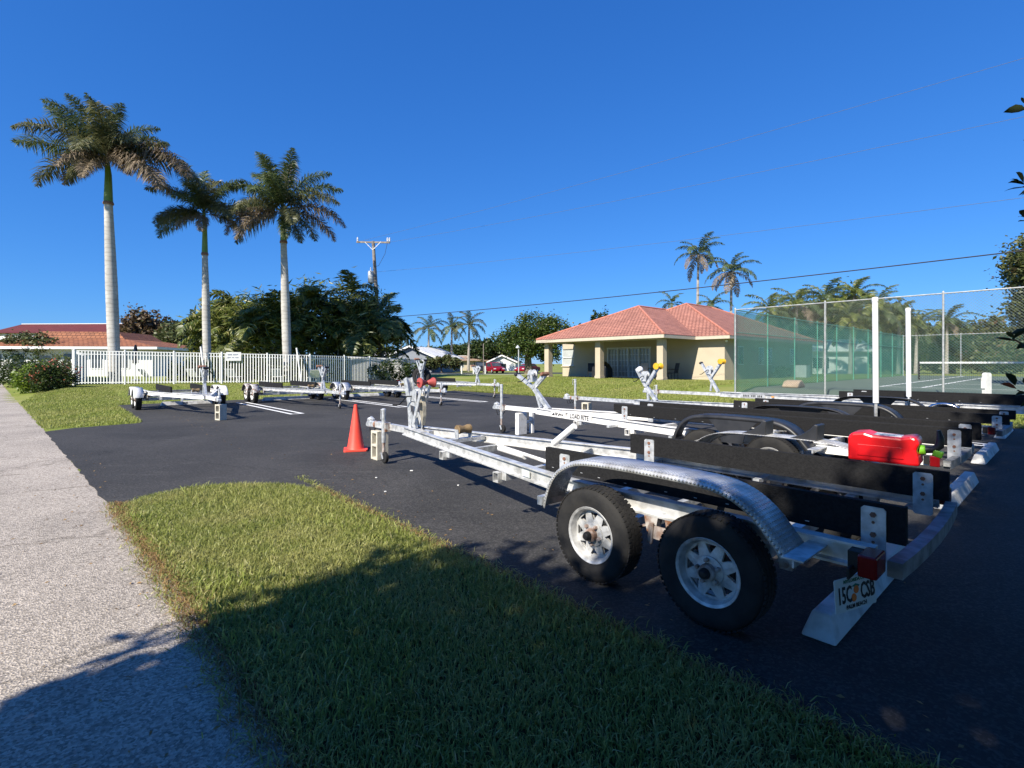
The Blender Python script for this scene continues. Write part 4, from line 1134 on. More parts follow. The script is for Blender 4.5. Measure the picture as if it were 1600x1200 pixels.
b2 = MB().box((0, 0, 0.22), (0.10, 0.24, 0.44)).box((0, -0.30, 0.22), (0.09, 0.07, 0.44)).box((0, -0.2, 0.24), (0.06, 0.14, 0.06)).build("support_block", "white_paint", None, bevel=0.01)
b2.location = G(5.85, 3.42, 0.008); b2.rotation_euler = (0, 0, YAW_U); tag(b2, "white H-shaped support under the tongue of the LOAD RITE trailer", "support")
block("concrete_block", "concrete block under the coupler of the trailer with guide posts", G(6.9, 6.75, 0.008), YAW_U + 0.2, 0.42)
block("concrete_block", "concrete block leaning by the jack of the leftmost white trailer", G(12.93, -0.46, 0.008), YAW_U + 0.35, 0.40)

can = empty("fuel_can", G(-0.82, 0.80, 0.748), YAW_U + R(180) + R(4))
tag(can, "red plastic fuel can lying on the nearest trailer's far bunk", "fuel can")
mb = MB()
hw = 0.125
prf = [(-0.21, 0.0), (-0.21, 0.16), (-0.19, 0.195), (-0.11, 0.205), (-0.06, 0.19), (0.10, 0.185), (0.16, 0.20), (0.19, 0.19), (0.205, 0.15), (0.185, 0.11), (0.20, 0.06), (0.205, 0.0)]
mb.prism(prf, -hw, hw, 'y')
cb = mb.build("can_body", "red_can", can, bevel=0.022)
MB().prism([(-0.15, 0.04), (0.12, 0.04), (0.11, 0.12), (-0.15, 0.12)], hw, hw + 0.006, 'y').build("side_panel", "red_can", cb, bevel=0.003)
MB().prism([(-0.15, 0.04), (0.12, 0.04), (0.11, 0.12), (-0.15, 0.12)], -hw - 0.006, -hw, 'y').build("side_panel", "red_can", cb, bevel=0.003)
MB().prism([(-0.06, 0.1905), (0.10, 0.1855), (0.10, 0.188), (-0.06, 0.193)], -0.07, 0.07, 'y').build("can_label", "can_label", cb)
MB().lathe([(0.034, 0), (0.034, 0.03), (0.028, 0.035)], (0.192, 0, 0.10), (1, 0, 0.1), 18).build("cap_ring", "lime_green", can)
MB().tube([(0.22, 0, 0.105), (0.27, 0, 0.11), (0.30, 0, 0.14), (0.305, 0, 0.19), (0.295, 0, 0.245)], [0.026, 0.024, 0.026, 0.022, 0.012], 12).build("spout", "black_plastic", can, True)
MB().box((0.292, 0, 0.085), (0.055, 0.05, 0.045), ry=0.3).build("spout_button", "lime_green", can, bevel=0.006)
for k, (x, y) in enumerate(((643, 737), (588, 748), (602, 770), (716, 760))):
    Y = 1160 / (y - 568); X = (x - 800) * Y / 800
    o = MB().box((0, 0, 0.006), (0.04 if k == 0 else 0.02, 0.025, 0.010), rz=k).build("litter_scrap", "sheet_white", None, bevel=0.003)
    o.location = (X, Y, 0.009)
    tag(o, ["largest white scrap on the asphalt below the cinder block", "small pale scrap on asphalt, left of the larger scrap", "small pale chip on asphalt nearest the grass strip", "small pale chip on asphalt right of the jack wheel"][k], "litter", "litter on the asphalt")
# white marker post on the court lawn
wp = MB().prism([(-0.10, 0), (0.10, 0), (0.10, 1.08), (0.07, 1.13), (-0.07, 1.13), (-0.10, 1.08)], -0.05, 0.05, 'y').build("marker_post", "wood_post", None, bevel=0.008)
wp.location = (12.75, 13.75, float(hz(12.75, 13.75))); wp.rotation_euler = (0, 0, R(10)); tag(wp, "short white wooden post on the lawn edge before the tennis court", "post")
MB().box((-0.115, 0, 0.85), (0.03, 0.09, 0.28)).build("post_box", "white_paint", wp)

# ------------------------------------------------------------------ white picket fence
def hzf(p): return float(hz(p[0], p[1]))
def fence_run(name, label, pts, zt0, zt1, spacing=0.145, first=True, npost=None, group=None):
    P = [Vector((a, b, 0)) for a, b in pts]
    seg = [(P[i + 1] - P[i]).length for i in range(len(P) - 1)]
    tot = sum(seg)
    def at(t):
        d = t * tot
        for i, s in enumerate(seg):
            if d <= s or i == len(seg) - 1: return P[i] + (P[i + 1] - P[i]) * (d / s)
            d -= s
    r = empty(name, P[0])
    tag(r, label, "fence", group)
    org = P[0]
    zf = lambda t: zt0 + (zt1 - zt0) * t
    N = npost or max(2, int(round(tot / 2.4)))
    for i in range(N + 1):
        p = at(i / N) - org
        z0 = hzf(at(i / N)) - 0.02
        MB().box((p.x, p.y, (z0 + zf(i / N) + 0.06) / 2), (0.075, 0.075, zf(i / N) + 0.06 - z0)).box((p.x, p.y, zf(i / N) + 0.068), (0.09, 0.09, 0.014)).build("fence_post", "fence_white", r)
    for i in range(N):
        mb = MB()
        a, b = at(i / N) - org, at((i + 1) / N) - org
        for dz in (-0.02, -0.20, None):
            za = zf(i / N) + dz if dz is not None else hzf(at(i / N)) + 0.12
            zb_ = zf((i + 1) / N) + dz if dz is not None else hzf(at((i + 1) / N)) + 0.12
            MB().bar(a + Vector((0, 0, za)), b + Vector((0, 0, zb_)), 0.035, 0.04).build("fence_rail", "fence_white", r)
    n = int(tot / spacing)
    pk = MB()
    base = None
    h_ = zt0 - 0.42
    pm = MB().box((0, 0, 0.5), (0.048, 0.030, 1.0)).mesh("picket")
    pm.materials.append(M["fence_white"])
    return r, at, n, zf, org, pm
FPTS = [(-23.6, 27.6), (-19.5, 28.6), (-15.5, 29.8), (-12.5, 31.0), (-10.6, 33.4), (-9.2, 36.6), (-7.55, 42.0)]
FPTS2 = [(-23.6, 27.6), (-30.0, 36.0), (-37, 43)]
r, at_, n_, zf_, org_, pm_ = fence_run("picket_fence", "long white metal picket fence in front of the royal palms", FPTS, 2.17, 1.76)
made = 0
rest = MB()
for k in range(n_):
    t = (k + 0.5) / n_
    p = at_(t); z0 = hzf(p) + 0.05; z1 = zf_(t) - 0.01
    if k < 298:
        o = bpy.data.objects.new("picket", pm_); COL.objects.link(o); o.parent = r
        o.location = (p - org_) + Vector((0, 0, z0)); o.scale = (1, 1, z1 - z0)
    else:
        rest.box(tuple(p - org_ + Vector((0, 0, (z0 + z1) / 2))), (0.048, 0.030, z1 - z0))
if rest.v:
    o = rest.build("pickets", "fence_white", r); o["kind"] = "stuff"
sg_ = MB().box((0, 0, 0), (0.78, 0.012, 0.50)).build("fence_sign", "sheet_white", None)
sp0 = at_(0.50)
sg_.location = (-16.05, 29.52, 1.86); sg_.rotation_euler = (0, 0, R(16)); tag(sg_, "small white notice hanging on the white picket fence", "sign")
mat("sign_ink", (0.10, 0.13, 0.22), 0.6)
def word_marks(parent, x0, z, words, h, cw, y, m, rot=None):
    """small print that cannot be read from here: one short stroke group for each word"""
    x = x0; mb = MB(); rd = random.Random(int(1000 * abs(x0) + len(words)))
    for n in words:
        for k in range(n):
            mb.box((x, y, z + rd.uniform(-0.06, 0.06) * h), (cw * 0.62, 0.002, h * rd.uniform(0.72, 1.0)))
            x += cw
        x += cw * 0.9
    o = mb.build("small_print", m, parent)
    o["kind"] = "stuff"
    return o
word_marks(sg_, -0.29, 0.10, (5, 6), 0.085, 0.047, -0.008, "sign_ink")
word_marks(sg_, -0.30, -0.07, (4, 3, 4), 0.075, 0.046, -0.008, "sign_ink")
for T_d, x, yl, z, ang, zs in ((T4, 3.95, 0.247, 0.595, 10.2, (3, 3, 4)), (T7, 2.6, 0.385, 0.522, 12.5, (1, 2, 4))):
    n = Vector((math.sin(R(ang)), math.cos(R(ang)), 0))
    d = MB().box((0, 0, 0), (0.70, 0.008, 0.085)).build("number_strip", "aluminium", T_d)
    d.location = Vector((x, yl, z)) + n * 0.031; d.rotation_euler = (0, 0, R(-ang))
    word_marks(d, -0.26, 0.0, zs, 0.060, 0.046, 0.0052, "lettering")
# solid white fence running back to the left
wf = empty("board_fence", (FPTS2[0][0], FPTS2[0][1], 0)); tag(wf, "solid white board fence running back from the picket fence corner", "fence")
a = Vector((0, 0, 0)); prevp = None
PT = [Vector((x, y, 0)) for x, y in FPTS2]
tot = 0
for i in range(len(PT) - 1):
    d = PT[i + 1] - PT[i]; nb = int(d.length / 2.2)
    for k in range(nb):
        a0 = PT[i] + d * (k / nb) - PT[0]; a1 = PT[i] + d * ((k + 1) / nb) - PT[0]
        zt_ = 2.12 - 0.03 * tot
        MB().bar(a0 + Vector((0, 0, zt_ / 2 - 0.05)), a1 + Vector((0, 0, zt_ / 2 - 0.05)), 0.03, zt_ - 0.25).build("board_panel", "fence_white", wf)
        MB().bar(a0 + Vector((0, 0, zt_ - 0.14)), a1 + Vector((0, 0, zt_ - 0.14)), 0.05, 0.06).build("top_rail", "fence_white", wf)
        MB().box((a0.x, a0.y, zt_ / 2), (0.13, 0.13, zt_ + 0.1)).box((a0.x, a0.y, zt_ + 0.065), (0.16, 0.16, 0.03)).build("fence_post", "fence_white", wf)
        tot += 1
# leaning braces on the fence
for k, (x, y) in enumerate(((-17.6, 28.9), (-12.9, 30.6))):
    b = MB().bar((0.35, -0.10, 0.02), (0, 0.05, 2.1), 0.07, 0.07).build("fence_brace", "fence_white", None)
    b.location = (x, y, hzf((x, y))); tag(b, ["white brace leaning on the fence left of the notice", "white brace leaning on the fence near the third palm"][k], "brace")

# pool-side furniture and dark shade behind the fence
def chaise(loc, rz, lab):
    r = empty("pool_lounger", loc, rz); tag(r, lab, "lounger", "pool loungers behind the fence")
    mb = MB()
    for k in range(9): mb.box((-0.2 + k * 0.14, 0, 0.34), (0.10, 0.55, 0.02))
    mb.build("seat", "trim_white", r)
    mb = MB()
    for k in range(6): mb.box((-0.35 - k * 0.10 * math.cos(0.9), 0, 0.38 + k * 0.10 * math.sin(0.9) + 0.02), (0.08, 0.55, 0.02), ry=0.9)
    mb.build("backrest", "trim_white", r)
    for x in (-0.2, 0.95):
        for y in (-0.27, 0.27): MB().tube([(x, y, 0), (x, y, 0.36)], 0.02, 6).build("leg", "trim_white", r)
for k in range(5):
    x = -21.5 + k * 2.3; y = 30.6 + 0.25 * k * 1.15 + (0.4 if k % 2 else 0)
    chaise((x, y, hzf((x, y))), R(70 + 12 * k), ["white pool lounger behind the fence's left end", "white pool lounger behind the fence, beside the first palm", "white pool lounger behind the fence, between first and second palm", "white pool lounger behind the fence below the notice", "white pool lounger behind the fence near the third palm"][k])
def umbrella(x, y, lab):
    r = empty("closed_umbrella", (x, y, hzf((x, y)))); tag(r, lab, "umbrella", "closed umbrellas by the pool")
    MB().tube([(0, 0, 0), (0, 0, 2.35)], 0.025, 8).build("pole", "trim_white", r)
    MB().lathe([(0.05, 2.4), (0.10, 2.2), (0.15, 1.7), (0.17, 1.2), (0.13, 1.15)], (0, 0, 0), (0, 0, 1), 10).build("canopy", "car_dark", r, True)
    MB().lathe([(0.25, 0), (0.25, 0.08), (0.05, 0.12)], (0, 0, 0), (0, 0, 1), 14).build("base", "stucco_grey", r)
umbrella(-25.0, 34.0, "closed dark umbrella behind the fence, left of the first palm")
umbrella(-20.2, 33.4, "closed dark umbrella behind the fence, right of the first palm")

# ------------------------------------------------------------------ palms and trees
def frond_mesh(L, a0, droop, nl, ll, lw, seed, plum=0.5, hang=0.7, taper=True):
    rg = np.random.default_rng(seed)
    n = 14
    pts = [np.array([0.0, 0, 0])]; tan = []
    ang = a0
    for i in range(n):
        ang_i = a0 - droop * (i / (n - 1)) ** 1.25
        t = np.array([math.cos(ang_i), 0, math.sin(ang_i)]); tan.append(t)
        pts.append(pts[-1] + t * L / n)
    pts = np.array(pts); tan = np.array(tan + [tan[-1]])
    mb = MB(); mb.tube([tuple(p) for p in pts[::2]], [0.035 * L / 4 * (1 - 0.85 * i / (len(pts[::2]) - 1)) for i in range(len(pts[::2]))], 4)
    v0 = np.array(mb.v); 
    f0 = [f for f in mb.f if len(f) == 4]
    u = np.linspace(0.10, 1.0, nl) ** 0.95
    idx = np.clip(u * n, 0, n - 1e-3); i0 = idx.astype(int); fr = (idx - i0)[:, None]
    B = pts[i0] * (1 - fr) + pts[i0 + 1] * fr
    T_ = tan[i0] * (1 - fr) + tan[np.minimum(i0 + 1, n)] * fr
    N_ = np.stack([-T_[:, 2], np.zeros(nl), T_[:, 0]], 1)
    vs_, q_, t_ = [], [], []
    base = len(v0)
    for sgn in (1, -1):
        S = np.tile(np.array([[0, sgn, 0.0]]), (nl, 1))
        lens = ll * (np.sin(np.pi * np.clip(u * 0.86 + 0.12, 0, 1)) ** 0.7) * rg.uniform(0.8, 1.12, nl)
        up = rg.uniform(-plum, plum, nl)[:, None]
        D = T_ * rg.uniform(0.35, 0.7, nl)[:, None] + S * rg.uniform(0.7, 1.0, nl)[:, None] + N_ * up
        D /= np.linalg.norm(D, axis=1)[:, None]
        Bj = B + rg.normal(0, 0.01, (nl, 3))
        mid = Bj + D * lens[:, None] * 0.5
        tipd = D + np.array([0, 0, -1.0]) * (hang * rg.uniform(0.6, 1.3, nl))[:, None]
        tipd /= np.linalg.norm(tipd, axis=1)[:, None]
        tip = mid + tipd * lens[:, None] * 0.55
        Wv = np.cross(D, N_ + rg.normal(0, 0.35, (nl, 3))); Wv /= np.linalg.norm(Wv, axis=1)[:, None] + 1e-9
        hw = (lw / 2) * rg.uniform(0.7, 1.2, nl)[:, None]
        blk = np.stack([Bj - Wv * hw * 0.6, Bj + Wv * hw * 0.6, mid + Wv * hw, mid - Wv * hw, tip], 1).reshape(-1, 3)
        i = base + np.arange(nl)[:, None] * 5
        vs_.append(blk); q_.append(i + np.array([[0, 1, 2, 3]])); t_.append(i + np.array([[3, 2, 4]]))
        base += nl * 5
    return mesh_np("frond", np.concatenate([v0] + vs_), [(4, np.concatenate([np.array(f0)] + q_)), (3, np.concatenate(t_))])
FR = {}
def frond_var(kind):
    """a few shared frond meshes per kind, graded by droop"""
    if kind in FR: return FR[kind]
    out = []
    if kind == "royal":
        for k, (a, d) in enumerate(((84, 40), (68, 55), (52, 68), (36, 75), (20, 75), (4, 70), (-14, 55), (-34, 38), (52, 24), (24, 30))):
            out.append(frond_mesh(4.2 if k < 5 else 3.8, R(a), R(d), 165, 0.98, 0.052, 10 + k, plum=0.85, hang=0.85))
    elif kind == "coco":
        for k, (a, d) in enumerate(((75, 80), (55, 95), (38, 100), (18, 95), (-5, 80), (-30, 50))):
            out.append(frond_mesh(3.6, R(a), R(d), 46, 0.75, 0.085, 30 + k, plum=0.25, hang=0.9))
    else:
        for k, (a, d) in enumerate(((75, 75), (58, 95), (40, 105), (20, 100), (0, 80))):
            out.append(frond_mesh(2.6, R(a), R(d), 44, 0.78, 0.115, 50 + k, plum=0.3, hang=0.6))
    FR[kind] = out
    return out
def put_frond(me, parent, loc, rz, m, sc=1.0, tilt=0.0):
    o = bpy.data.objects.new("frond", me); COL.objects.link(o); o.parent = parent
    o.location = loc; o.rotation_euler = (tilt, 0, rz); o.scale = (sc, sc, sc)
    if len(me.materials) == 0: me.materials.append(M["frond_green"])
    o.material_slots[0].link = 'OBJECT'; o.material_slots[0].material = M[m]
    return o
def royal(loc, px, z_sh, z_top, r, label, seed, lean, spec):
    rd = random.Random(seed)
    T = empty("royal_palm", loc); tag(T, label, "palm tree", "royal palms behind the white fence")
    hs = [0, 0.04, 0.15, 0.35, 0.55, 0.75, 0.9, 1.0]; rs = [1.18, 1.02, 0.97, 1.0, 0.98, 0.86, 0.74, 0.68]
    lx = lambda z: lean * z + 0.0
    mb = MB(); pts = []; rr = []
    nz = 46
    for i in range(nz + 1):
        t = i / nz; z = t * z_sh
        k = np.interp(t, hs, rs) * r * (1 + (0.014 if i % 2 else -0.008))
        pts.append((lx(z), 0, z)); rr.append(float(k))
    mb.tube(pts, rr, 20); mb.build("trunk", "bark_royal", T, True)
    mb = MB(); rb = r * 0.70
    mb.tube([(lx(z_sh - 0.05), 0, z_sh - 0.05), (lx(z_sh), 0, z_sh + 0.25), (lx(z_sh), 0, z_sh + (z_top - z_sh) * 0.6), (lx(z_top), 0, z_top)], [rb * 1.12, rb * 1.05, rb * 0.8, rb * 0.5], 16)
    mb.build("crownshaft", "crownshaft", T, True)
    MB().lathe([(rb * 1.12, 0), (rb * 1.3, 0.05), (rb * 1.18, 0.16), (rb, 0.2)], (lx(z_sh), 0, z_sh - 0.08), (0, 0, 1), 14).build("old_leaf_scar", "rust", T)
    fv = frond_var("royal")
    for (lev, az, m, sc) in spec:
        put_frond(fv[lev], T, (lx(z_top) , 0, z_top - 0.12 * lev / 4 - rd.uniform(0, 0.1)), R(az), m, sc * rd.uniform(0.95, 1.05), rd.uniform(-0.15, 0.15))
    MB().tube([(lx(z_top), 0, z_top - 0.1), (lx(z_top) + 0.03, 0, z_top + 1.6)], [0.06, 0.012], 6).build("spear_leaf", "crownshaft", T)
    return T
g_, o_, d_ = "frond_green", "frond_olive", "frond_dry"
royal((-22.55, 29.1, 0.25), 180, 10.3, 13.0, 0.295, "tallest royal palm, standing left of the other two", 1, -0.038,
      [(1, 150, g_, 0.75), (8, 176, g_, 1.28), (9, 186, g_, 1.25), (3, 160, g_, 0.9), (8, 20, g_, 0.72), (8, 215, g_, 0.8), (9, 165, o_, 0.9), (9, -8, o_, 1.0), (5, 195, o_, 1.1), (5, 175, d_, 0.85), (0, 90, g_, 0.85), (0, 250, g_, 0.8), (1, 40, g_, 0.85), (1, -30, g_, 0.8), (1, 270, g_, 0.85), (2, 300, o_, 1.0), (2, 90, g_, 0.9), (3, 240, o_, 1.0), (4, -5, d_, 1.35), (4, 12, o_, 1.25), (5, -20, d_, 1.3), (5, 20, d_, 1.0), (6, 280, d_, 0.75), (6, 220, o_, 0.6), (3, 330, o_, 0.9), (5, 255, d_, 0.8), (4, 285, o_, 0.85), (1, 200, g_, 0.95), (2, 20, g_, 0.8), (6, 190, o_, 0.7), (5, 330, d_, 0.8)])
royal((-19.2, 32.3, 0.25), 321, 8.1, 10.8, 0.235, "shortest royal palm, between the other two, with a dark crown", 2, -0.022,
      [(0, 100, g_, 0.8), (1, 60, g_, 0.85), (1, 150, g_, 0.85), (2, 190, o_, 0.9), (4, 175, g_, 0.85), (5, 182, g_, 0.85), (4, 190, o_, 0.8), (3, 20, g_, 0.8), (4, 0, o_, 0.8), (5, 15, d_, 0.7), (6, 240, d_, 0.6), (6, 300, d_, 0.6), (3, 270, g_, 0.75), (1, 270, g_, 0.8), (2, 320, o_, 0.8), (5, 215, o_, 0.75), (2, 100, g_, 0.8), (0, 240, g_, 0.8), (4, 330, o_, 0.75), (1, 20, g_, 0.8)])
royal((-14.45, 33.0, 0.22), 447, 9.05, 11.2, 0.27, "rightmost royal palm, its crown spread with drooping fronds", 3, -0.03,
      [(0, 80, d_, 0.95), (0, 160, g_, 1.0), (1, 150, g_, 0.95), (2, 180, g_, 0.95), (3, 170, o_, 0.95), (1, 30, g_, 1.0), (2, 10, g_, 1.0), (3, -10, o_, 1.0), (4, 5, d_, 1.1), (5, 15, d_, 1.0), (5, 200, d_, 1.0), (6, 190, o_, 0.95), (6, 350, o_, 0.9), (6, 230, d_, 0.95), (7, 300, g_, 0.7), (7, 330, o_, 0.75), (4, 190, g_, 0.95), (3, 265, g_, 0.9), (2, 280, g_, 0.9), (1, 270, g_, 0.9), (4, 240, o_, 0.9), (5, 310, o_, 0.85), (0, 300, g_, 0.9)])

def leaf_cloud(name, lobes, size, seed, m, parent, clump=26, gap=0.55, aspect=0.5):
    rg = np.random.default_rng(seed)
    C, W = [], []
    for (cx, cy, cz, rx, ry, rz, n) in lobes:
        nc = max(6, n // clump)
        d = rg.normal(0, 1, (nc, 3)); d /= np.linalg.norm(d, axis=1)[:, None]
        rad = rg.uniform(0.25, 1, nc) ** gap
        cc = d * rad[:, None]
        cs = rg.uniform(0.10, 0.22, nc)
        k = rg.integers(0, nc, n)
        p = cc[k] + rg.normal(0, 1, (n, 3)) * cs[k][:, None]
        C.append(p * np.array([rx, ry, rz]) + np.array([cx, cy, cz]))
    C = np.concatenate(C); n = len(C)
    a = rg.normal(0, 1, (n, 3)); a[:, 2] *= 0.6; a /= np.linalg.norm(a, axis=1)[:, None]
    b = rg.normal(0, 1, (n, 3)); b -= a * (a * b).sum(1)[:, None]; b /= np.linalg.norm(b, axis=1)[:, None]
    s = size * rg.uniform(0.6, 1.3, n)[:, None]
    nn = np.cross(a, b)
    p0 = C - a * s / 2; p1 = C + b * s * aspect / 2 + nn * s * 0.08; p2 = C + a * s / 2; p3 = C - b * s * aspect / 2 + nn * s * 0.08
    vv = np.stack([p0, p1, p2, p3], 1).reshape(-1, 3)
    f = np.arange(n)[:, None] * 4 + np.array([[0, 1, 2, 3]])
    return link(name, mesh_np(name, vv, [(4, f)]), m, parent)
def areca(loc, R_, H_, nf, seed, label, m1, m2, dark=0.3):
    rd = random.Random(seed)
    T = empty("areca_palm", loc); tag(T, label, "palm clump", "areca palm clumps behind the fence")
    fv = frond_var("areca")
    ns = 11; tops = []
    for k in range(ns):
        a = 2 * math.pi * k / ns + rd.uniform(-0.3, 0.3); rr = R_ * rd.uniform(0.15, 0.75)
        h = H_ * (1 - 0.45 * (rr / R_) ** 2) * rd.uniform(0.55, 0.85)
        b = Vector((math.cos(a) * rr * 0.35, math.sin(a) * rr * 0.35, 0)); t = Vector((math.cos(a) * rr, math.sin(a) * rr, h))
        MB().tube([b, (b + t) / 2 + Vector((-b.x * 0.1, -b.y * 0.1, 0.2)), t], [0.07, 0.05, 0.035], 6).build("stem", "bark_palm", T)
        tops.append(t)
    for k in range(nf):
        t = tops[k % ns]
        f = rd.random()
        lv = min(4, int(5 * (f ** 0.9)))
        pos = t * (0.28 + 0.72 * math.sqrt(rd.random())) if k > ns * 2 else t
        out = math.atan2(t.y, t.x)
        put_frond(fv[lv], T, pos, out + rd.gauss(0, 1.1), m2 if rd.random() < dark else m1, rd.uniform(0.8, 1.2), rd.uniform(-0.3, 0.3))
    leaf_cloud('inner_leaves', [(0, 0, H_ * 0.44, R_ * 0.95, R_ * 0.95, H_ * 0.44, 3200)], 0.72, seed + 300, m1, T, 14, 0.3, 0.15)['kind'] = 'stuff'
    return T
areca((-21.0, 40.5, 0.1), 2.6, 7.2, 52, 1, "areca palm clump between the second and third royal palms", "areca", "areca_dark", 0.3)
areca((-18.2, 39.0, 0.1), 2.4, 7.2, 52, 2, "sunlit areca palm clump just left of the third royal palm", "areca", "areca_dark", 0.25)
areca((-15.6, 40.6, 0.1), 2.8, 8.5, 54, 3, "tallest areca palm clump, behind the third royal palm", "areca", "areca_dark", 0.2)
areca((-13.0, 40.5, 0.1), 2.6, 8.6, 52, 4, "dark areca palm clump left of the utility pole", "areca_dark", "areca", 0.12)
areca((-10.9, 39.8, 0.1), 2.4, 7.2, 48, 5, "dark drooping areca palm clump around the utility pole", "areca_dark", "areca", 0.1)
areca((-23.9, 42.0, 0.1), 2.2, 7.0, 40, 6, "areca palm clump with loose high fronds, left of the second palm trunk", "areca", "areca_dark", 0.3)

def tree(name, label, loc, th, tr, lobes, size, seed, m, cat="tree", group=None, bark="bark", clump=26, gap=0.55, aspect=0.5):
    rd = random.Random(seed)
    T = empty(name, loc); tag(T, label, cat, group)
    mb = MB()
    fork = Vector((rd.uniform(-0.1, 0.1), rd.uniform(-0.1, 0.1), th))
    mb.tube([(0, 0, -0.1), (0.02, 0, th * 0.3), fork * 0.7 + Vector((0, 0, 0)), fork], [tr * 1.35, tr, tr * 0.9, tr * 0.8], 10)
    for lb in lobes:
        e = Vector(lb[:3]); mid = fork.lerp(e, 0.5) + Vector((0, 0, 0.25 * (e - fork).length * 0.3))
        mb.tube([fork * 0.97, mid, e], [tr * 0.55, tr * 0.35, tr * 0.12], 6)
        for q in range(4):
            d = Vector((rd.gauss(0, 1), rd.gauss(0, 1), rd.gauss(0.3, 0.7))).normalized()
            t2 = e + Vector((d.x * lb[3], d.y * lb[4], d.z * lb[5])) * 0.8
            mb.tube([mid.lerp(e, 0.5), (e + t2) / 2, t2], [tr * 0.25, tr * 0.15, tr * 0.05], 5)
    mb.build("trunk", bark, T, True)
    leaf_cloud("crown", lobes, size, seed, m, T, clump, gap, aspect)
    return T
def blob(W, H, z0, n, k, seed, depth=None):
    """a handful of uneven lobes filling a crown W wide and H tall from z0 up"""
    rd = random.Random(seed); out = []
    for i in range(k):
        x = (i / max(1, k - 1) - 0.5) * W * 0.7 + rd.uniform(-0.1, 0.1) * W
        h = 1 - 1.3 * (x / W) ** 2 * 2
        rx = W * rd.uniform(0.20, 0.30)
        out.append((x, rd.uniform(-0.15, 0.15) * W, z0 + H * (0.30 + 0.28 * h * rd.uniform(0.6, 1.3)), rx, rx, H * rd.uniform(0.26, 0.36), n // k))
    return out
BG = "trees in the background"
def bt(px, py_top, W_px, Y, seed, m, label, n=2600, leaf=0.5, z0=1.0, k=5, name="broadleaf_tree"):
    X = (px - 800) * Y / 800; z = 1.45 + (568 - py_top) * Y / 800; W = W_px * Y / 800
    return tree(name, label, (X, Y, 0), max(0.8, z0 + 0.3), 0.028 * z + 0.05, blob(W, z - z0, z0, int(n * 1.6), k, seed), leaf * 1.12, seed, m, group=BG)
# background trees, left to right
bt(232, 478, 90, 62, 11, "leaf_brown", "brownish rounded tree behind the clubhouse roof", 4200, 0.42)
bt(285, 492, 95, 60, 12, "leaf_olive", "olive tree between the clubhouse and the second palm trunk", 4200, 0.42)
bt(330, 470, 70, 66, 13, "leaf_olive", "olive tree behind the areca palms' left edge", 3000, 0.45)
bt(45, 512, 80, 46, 14, "leaf_olive", "low spreading tree in front of the red-roofed building", 2600, 0.26, 1.4)
bt(655, 540, 80, 110, 15, "leaf_olive", "hazy tree just right of the utility pole", 2000, 0.6)
bt(720, 530, 110, 112, 16, "leaf_dark", "dense tree below the distant palms", 3400, 0.6)
bt(765, 520, 70, 105, 17, "leaf_dark", "dense tree left of the large ficus", 3000, 0.55)
bt(690, 552, 46, 80, 18, "leaf_olive", "bushy tree beside the white-roofed house", 1800, 0.42, 0.2, 4)
tree("ficus_tree", "large dense ficus tree left of the cream house", (2.0, 62, 0), 2.2, 0.5,
     [(-1.6, 0, 4.4, 2.3, 2.2, 1.9, 4200), (0.6, 0.3, 5.6, 2.6, 2.4, 2.0, 4600), (2.9, 0, 5.3, 1.9, 2.0, 1.9, 3200), (-0.2, -0.6, 3.5, 2.6, 2.2, 1.6, 3200), (2.4, 0.2, 3.0, 1.6, 1.6, 1.6, 2200)], 0.30, 21, "leaf_ficus", group=BG)
bt(942, 478, 46, 75, 22, "leaf_dark", "small round tree showing above the cream house's roof", 2000, 0.4, 2.0, 4)
bt(905, 500, 40, 80, 23, "leaf_dark", "dark tree peeping over the left of the tiled roof", 1500, 0.45, 2.0, 3)
for k, (px, top, wp_, Y) in enumerate(((1240, 470, 100, 66), (1300, 452, 120, 70), (1365, 458, 110, 66), (1425, 492, 100, 72), (1490, 488, 120, 70), (1555, 490, 110, 66), (1620, 500, 110, 70))):
    bt(px, top, wp_, Y, 40 + k, ("leaf_olive", "leaf_ficus", "leaf_olive", "leaf_ficus", "leaf_ficus", "leaf_olive", "leaf_ficus")[k],
       ["tree behind the grey side roof of the cream house", "tall tree behind the court's left windscreen", "tree behind the court, left of the second guide post", "tree behind the court's far corner", "bushy tree beyond the tennis net", "tree beyond the court at the right fence post", "tree beyond the court at the right picture edge"][k], 7000, 0.5, -0.8, 6)
# tree at the right picture edge, beyond the fence
tree("broadleaf_tree", "leafy tree cut by the right edge, rising above the court fence", (22.15, 21.5, 0.3), 2.2, 0.16,
     [(0.3, 0, 5.3, 1.3, 1.5, 1.4, 6500), (0.35, 0, 3.4, 1.1, 1.3, 1.3, 4600), (1.6, 0.4, 4.4, 1.6, 1.5, 1.8, 4000)], 0.20, 61, "leaf_olive", group=BG)

PG = "distant palms"
def coco(px, py_c, Y, label, seed, nf=14, sc=1.0, m="frond_olive", dry=0.25, lean=0.03):
    X = (px - 800) * Y / 800; z = 1.45 + (568 - py_c) * Y / 800
    rd = random.Random(seed)
    T = empty("coconut_palm", (X, Y, 0)); tag(T, label, "palm tree", PG)
    MB().tube([(-lean * z * 0.6, 0, 0), (-lean * z * 0.2, 0, z * 0.5), (0, 0, z)], [0.24 * sc, 0.18 * sc, 0.13 * sc], 8).build("trunk", "bark_palm", T, True)
    fv = frond_var("coco")
    for k in range(nf):
        lv = min(5, int(6 * k / nf))
        mm = d_ if (lv >= 4 and rd.random() < 2 * dry) else (m if rd.random() < 0.6 else "frond_green")
        put_frond(fv[lv], T, (0, 0, z), k * 2.4 + rd.uniform(-0.3, 0.3), mm, sc * rd.uniform(0.85, 1.1), rd.uniform(-0.2, 0.2))
    return T
coco(627, 525, 88, "small distant palm just right of the utility pole", 1, sc=0.85, dry=0.05)
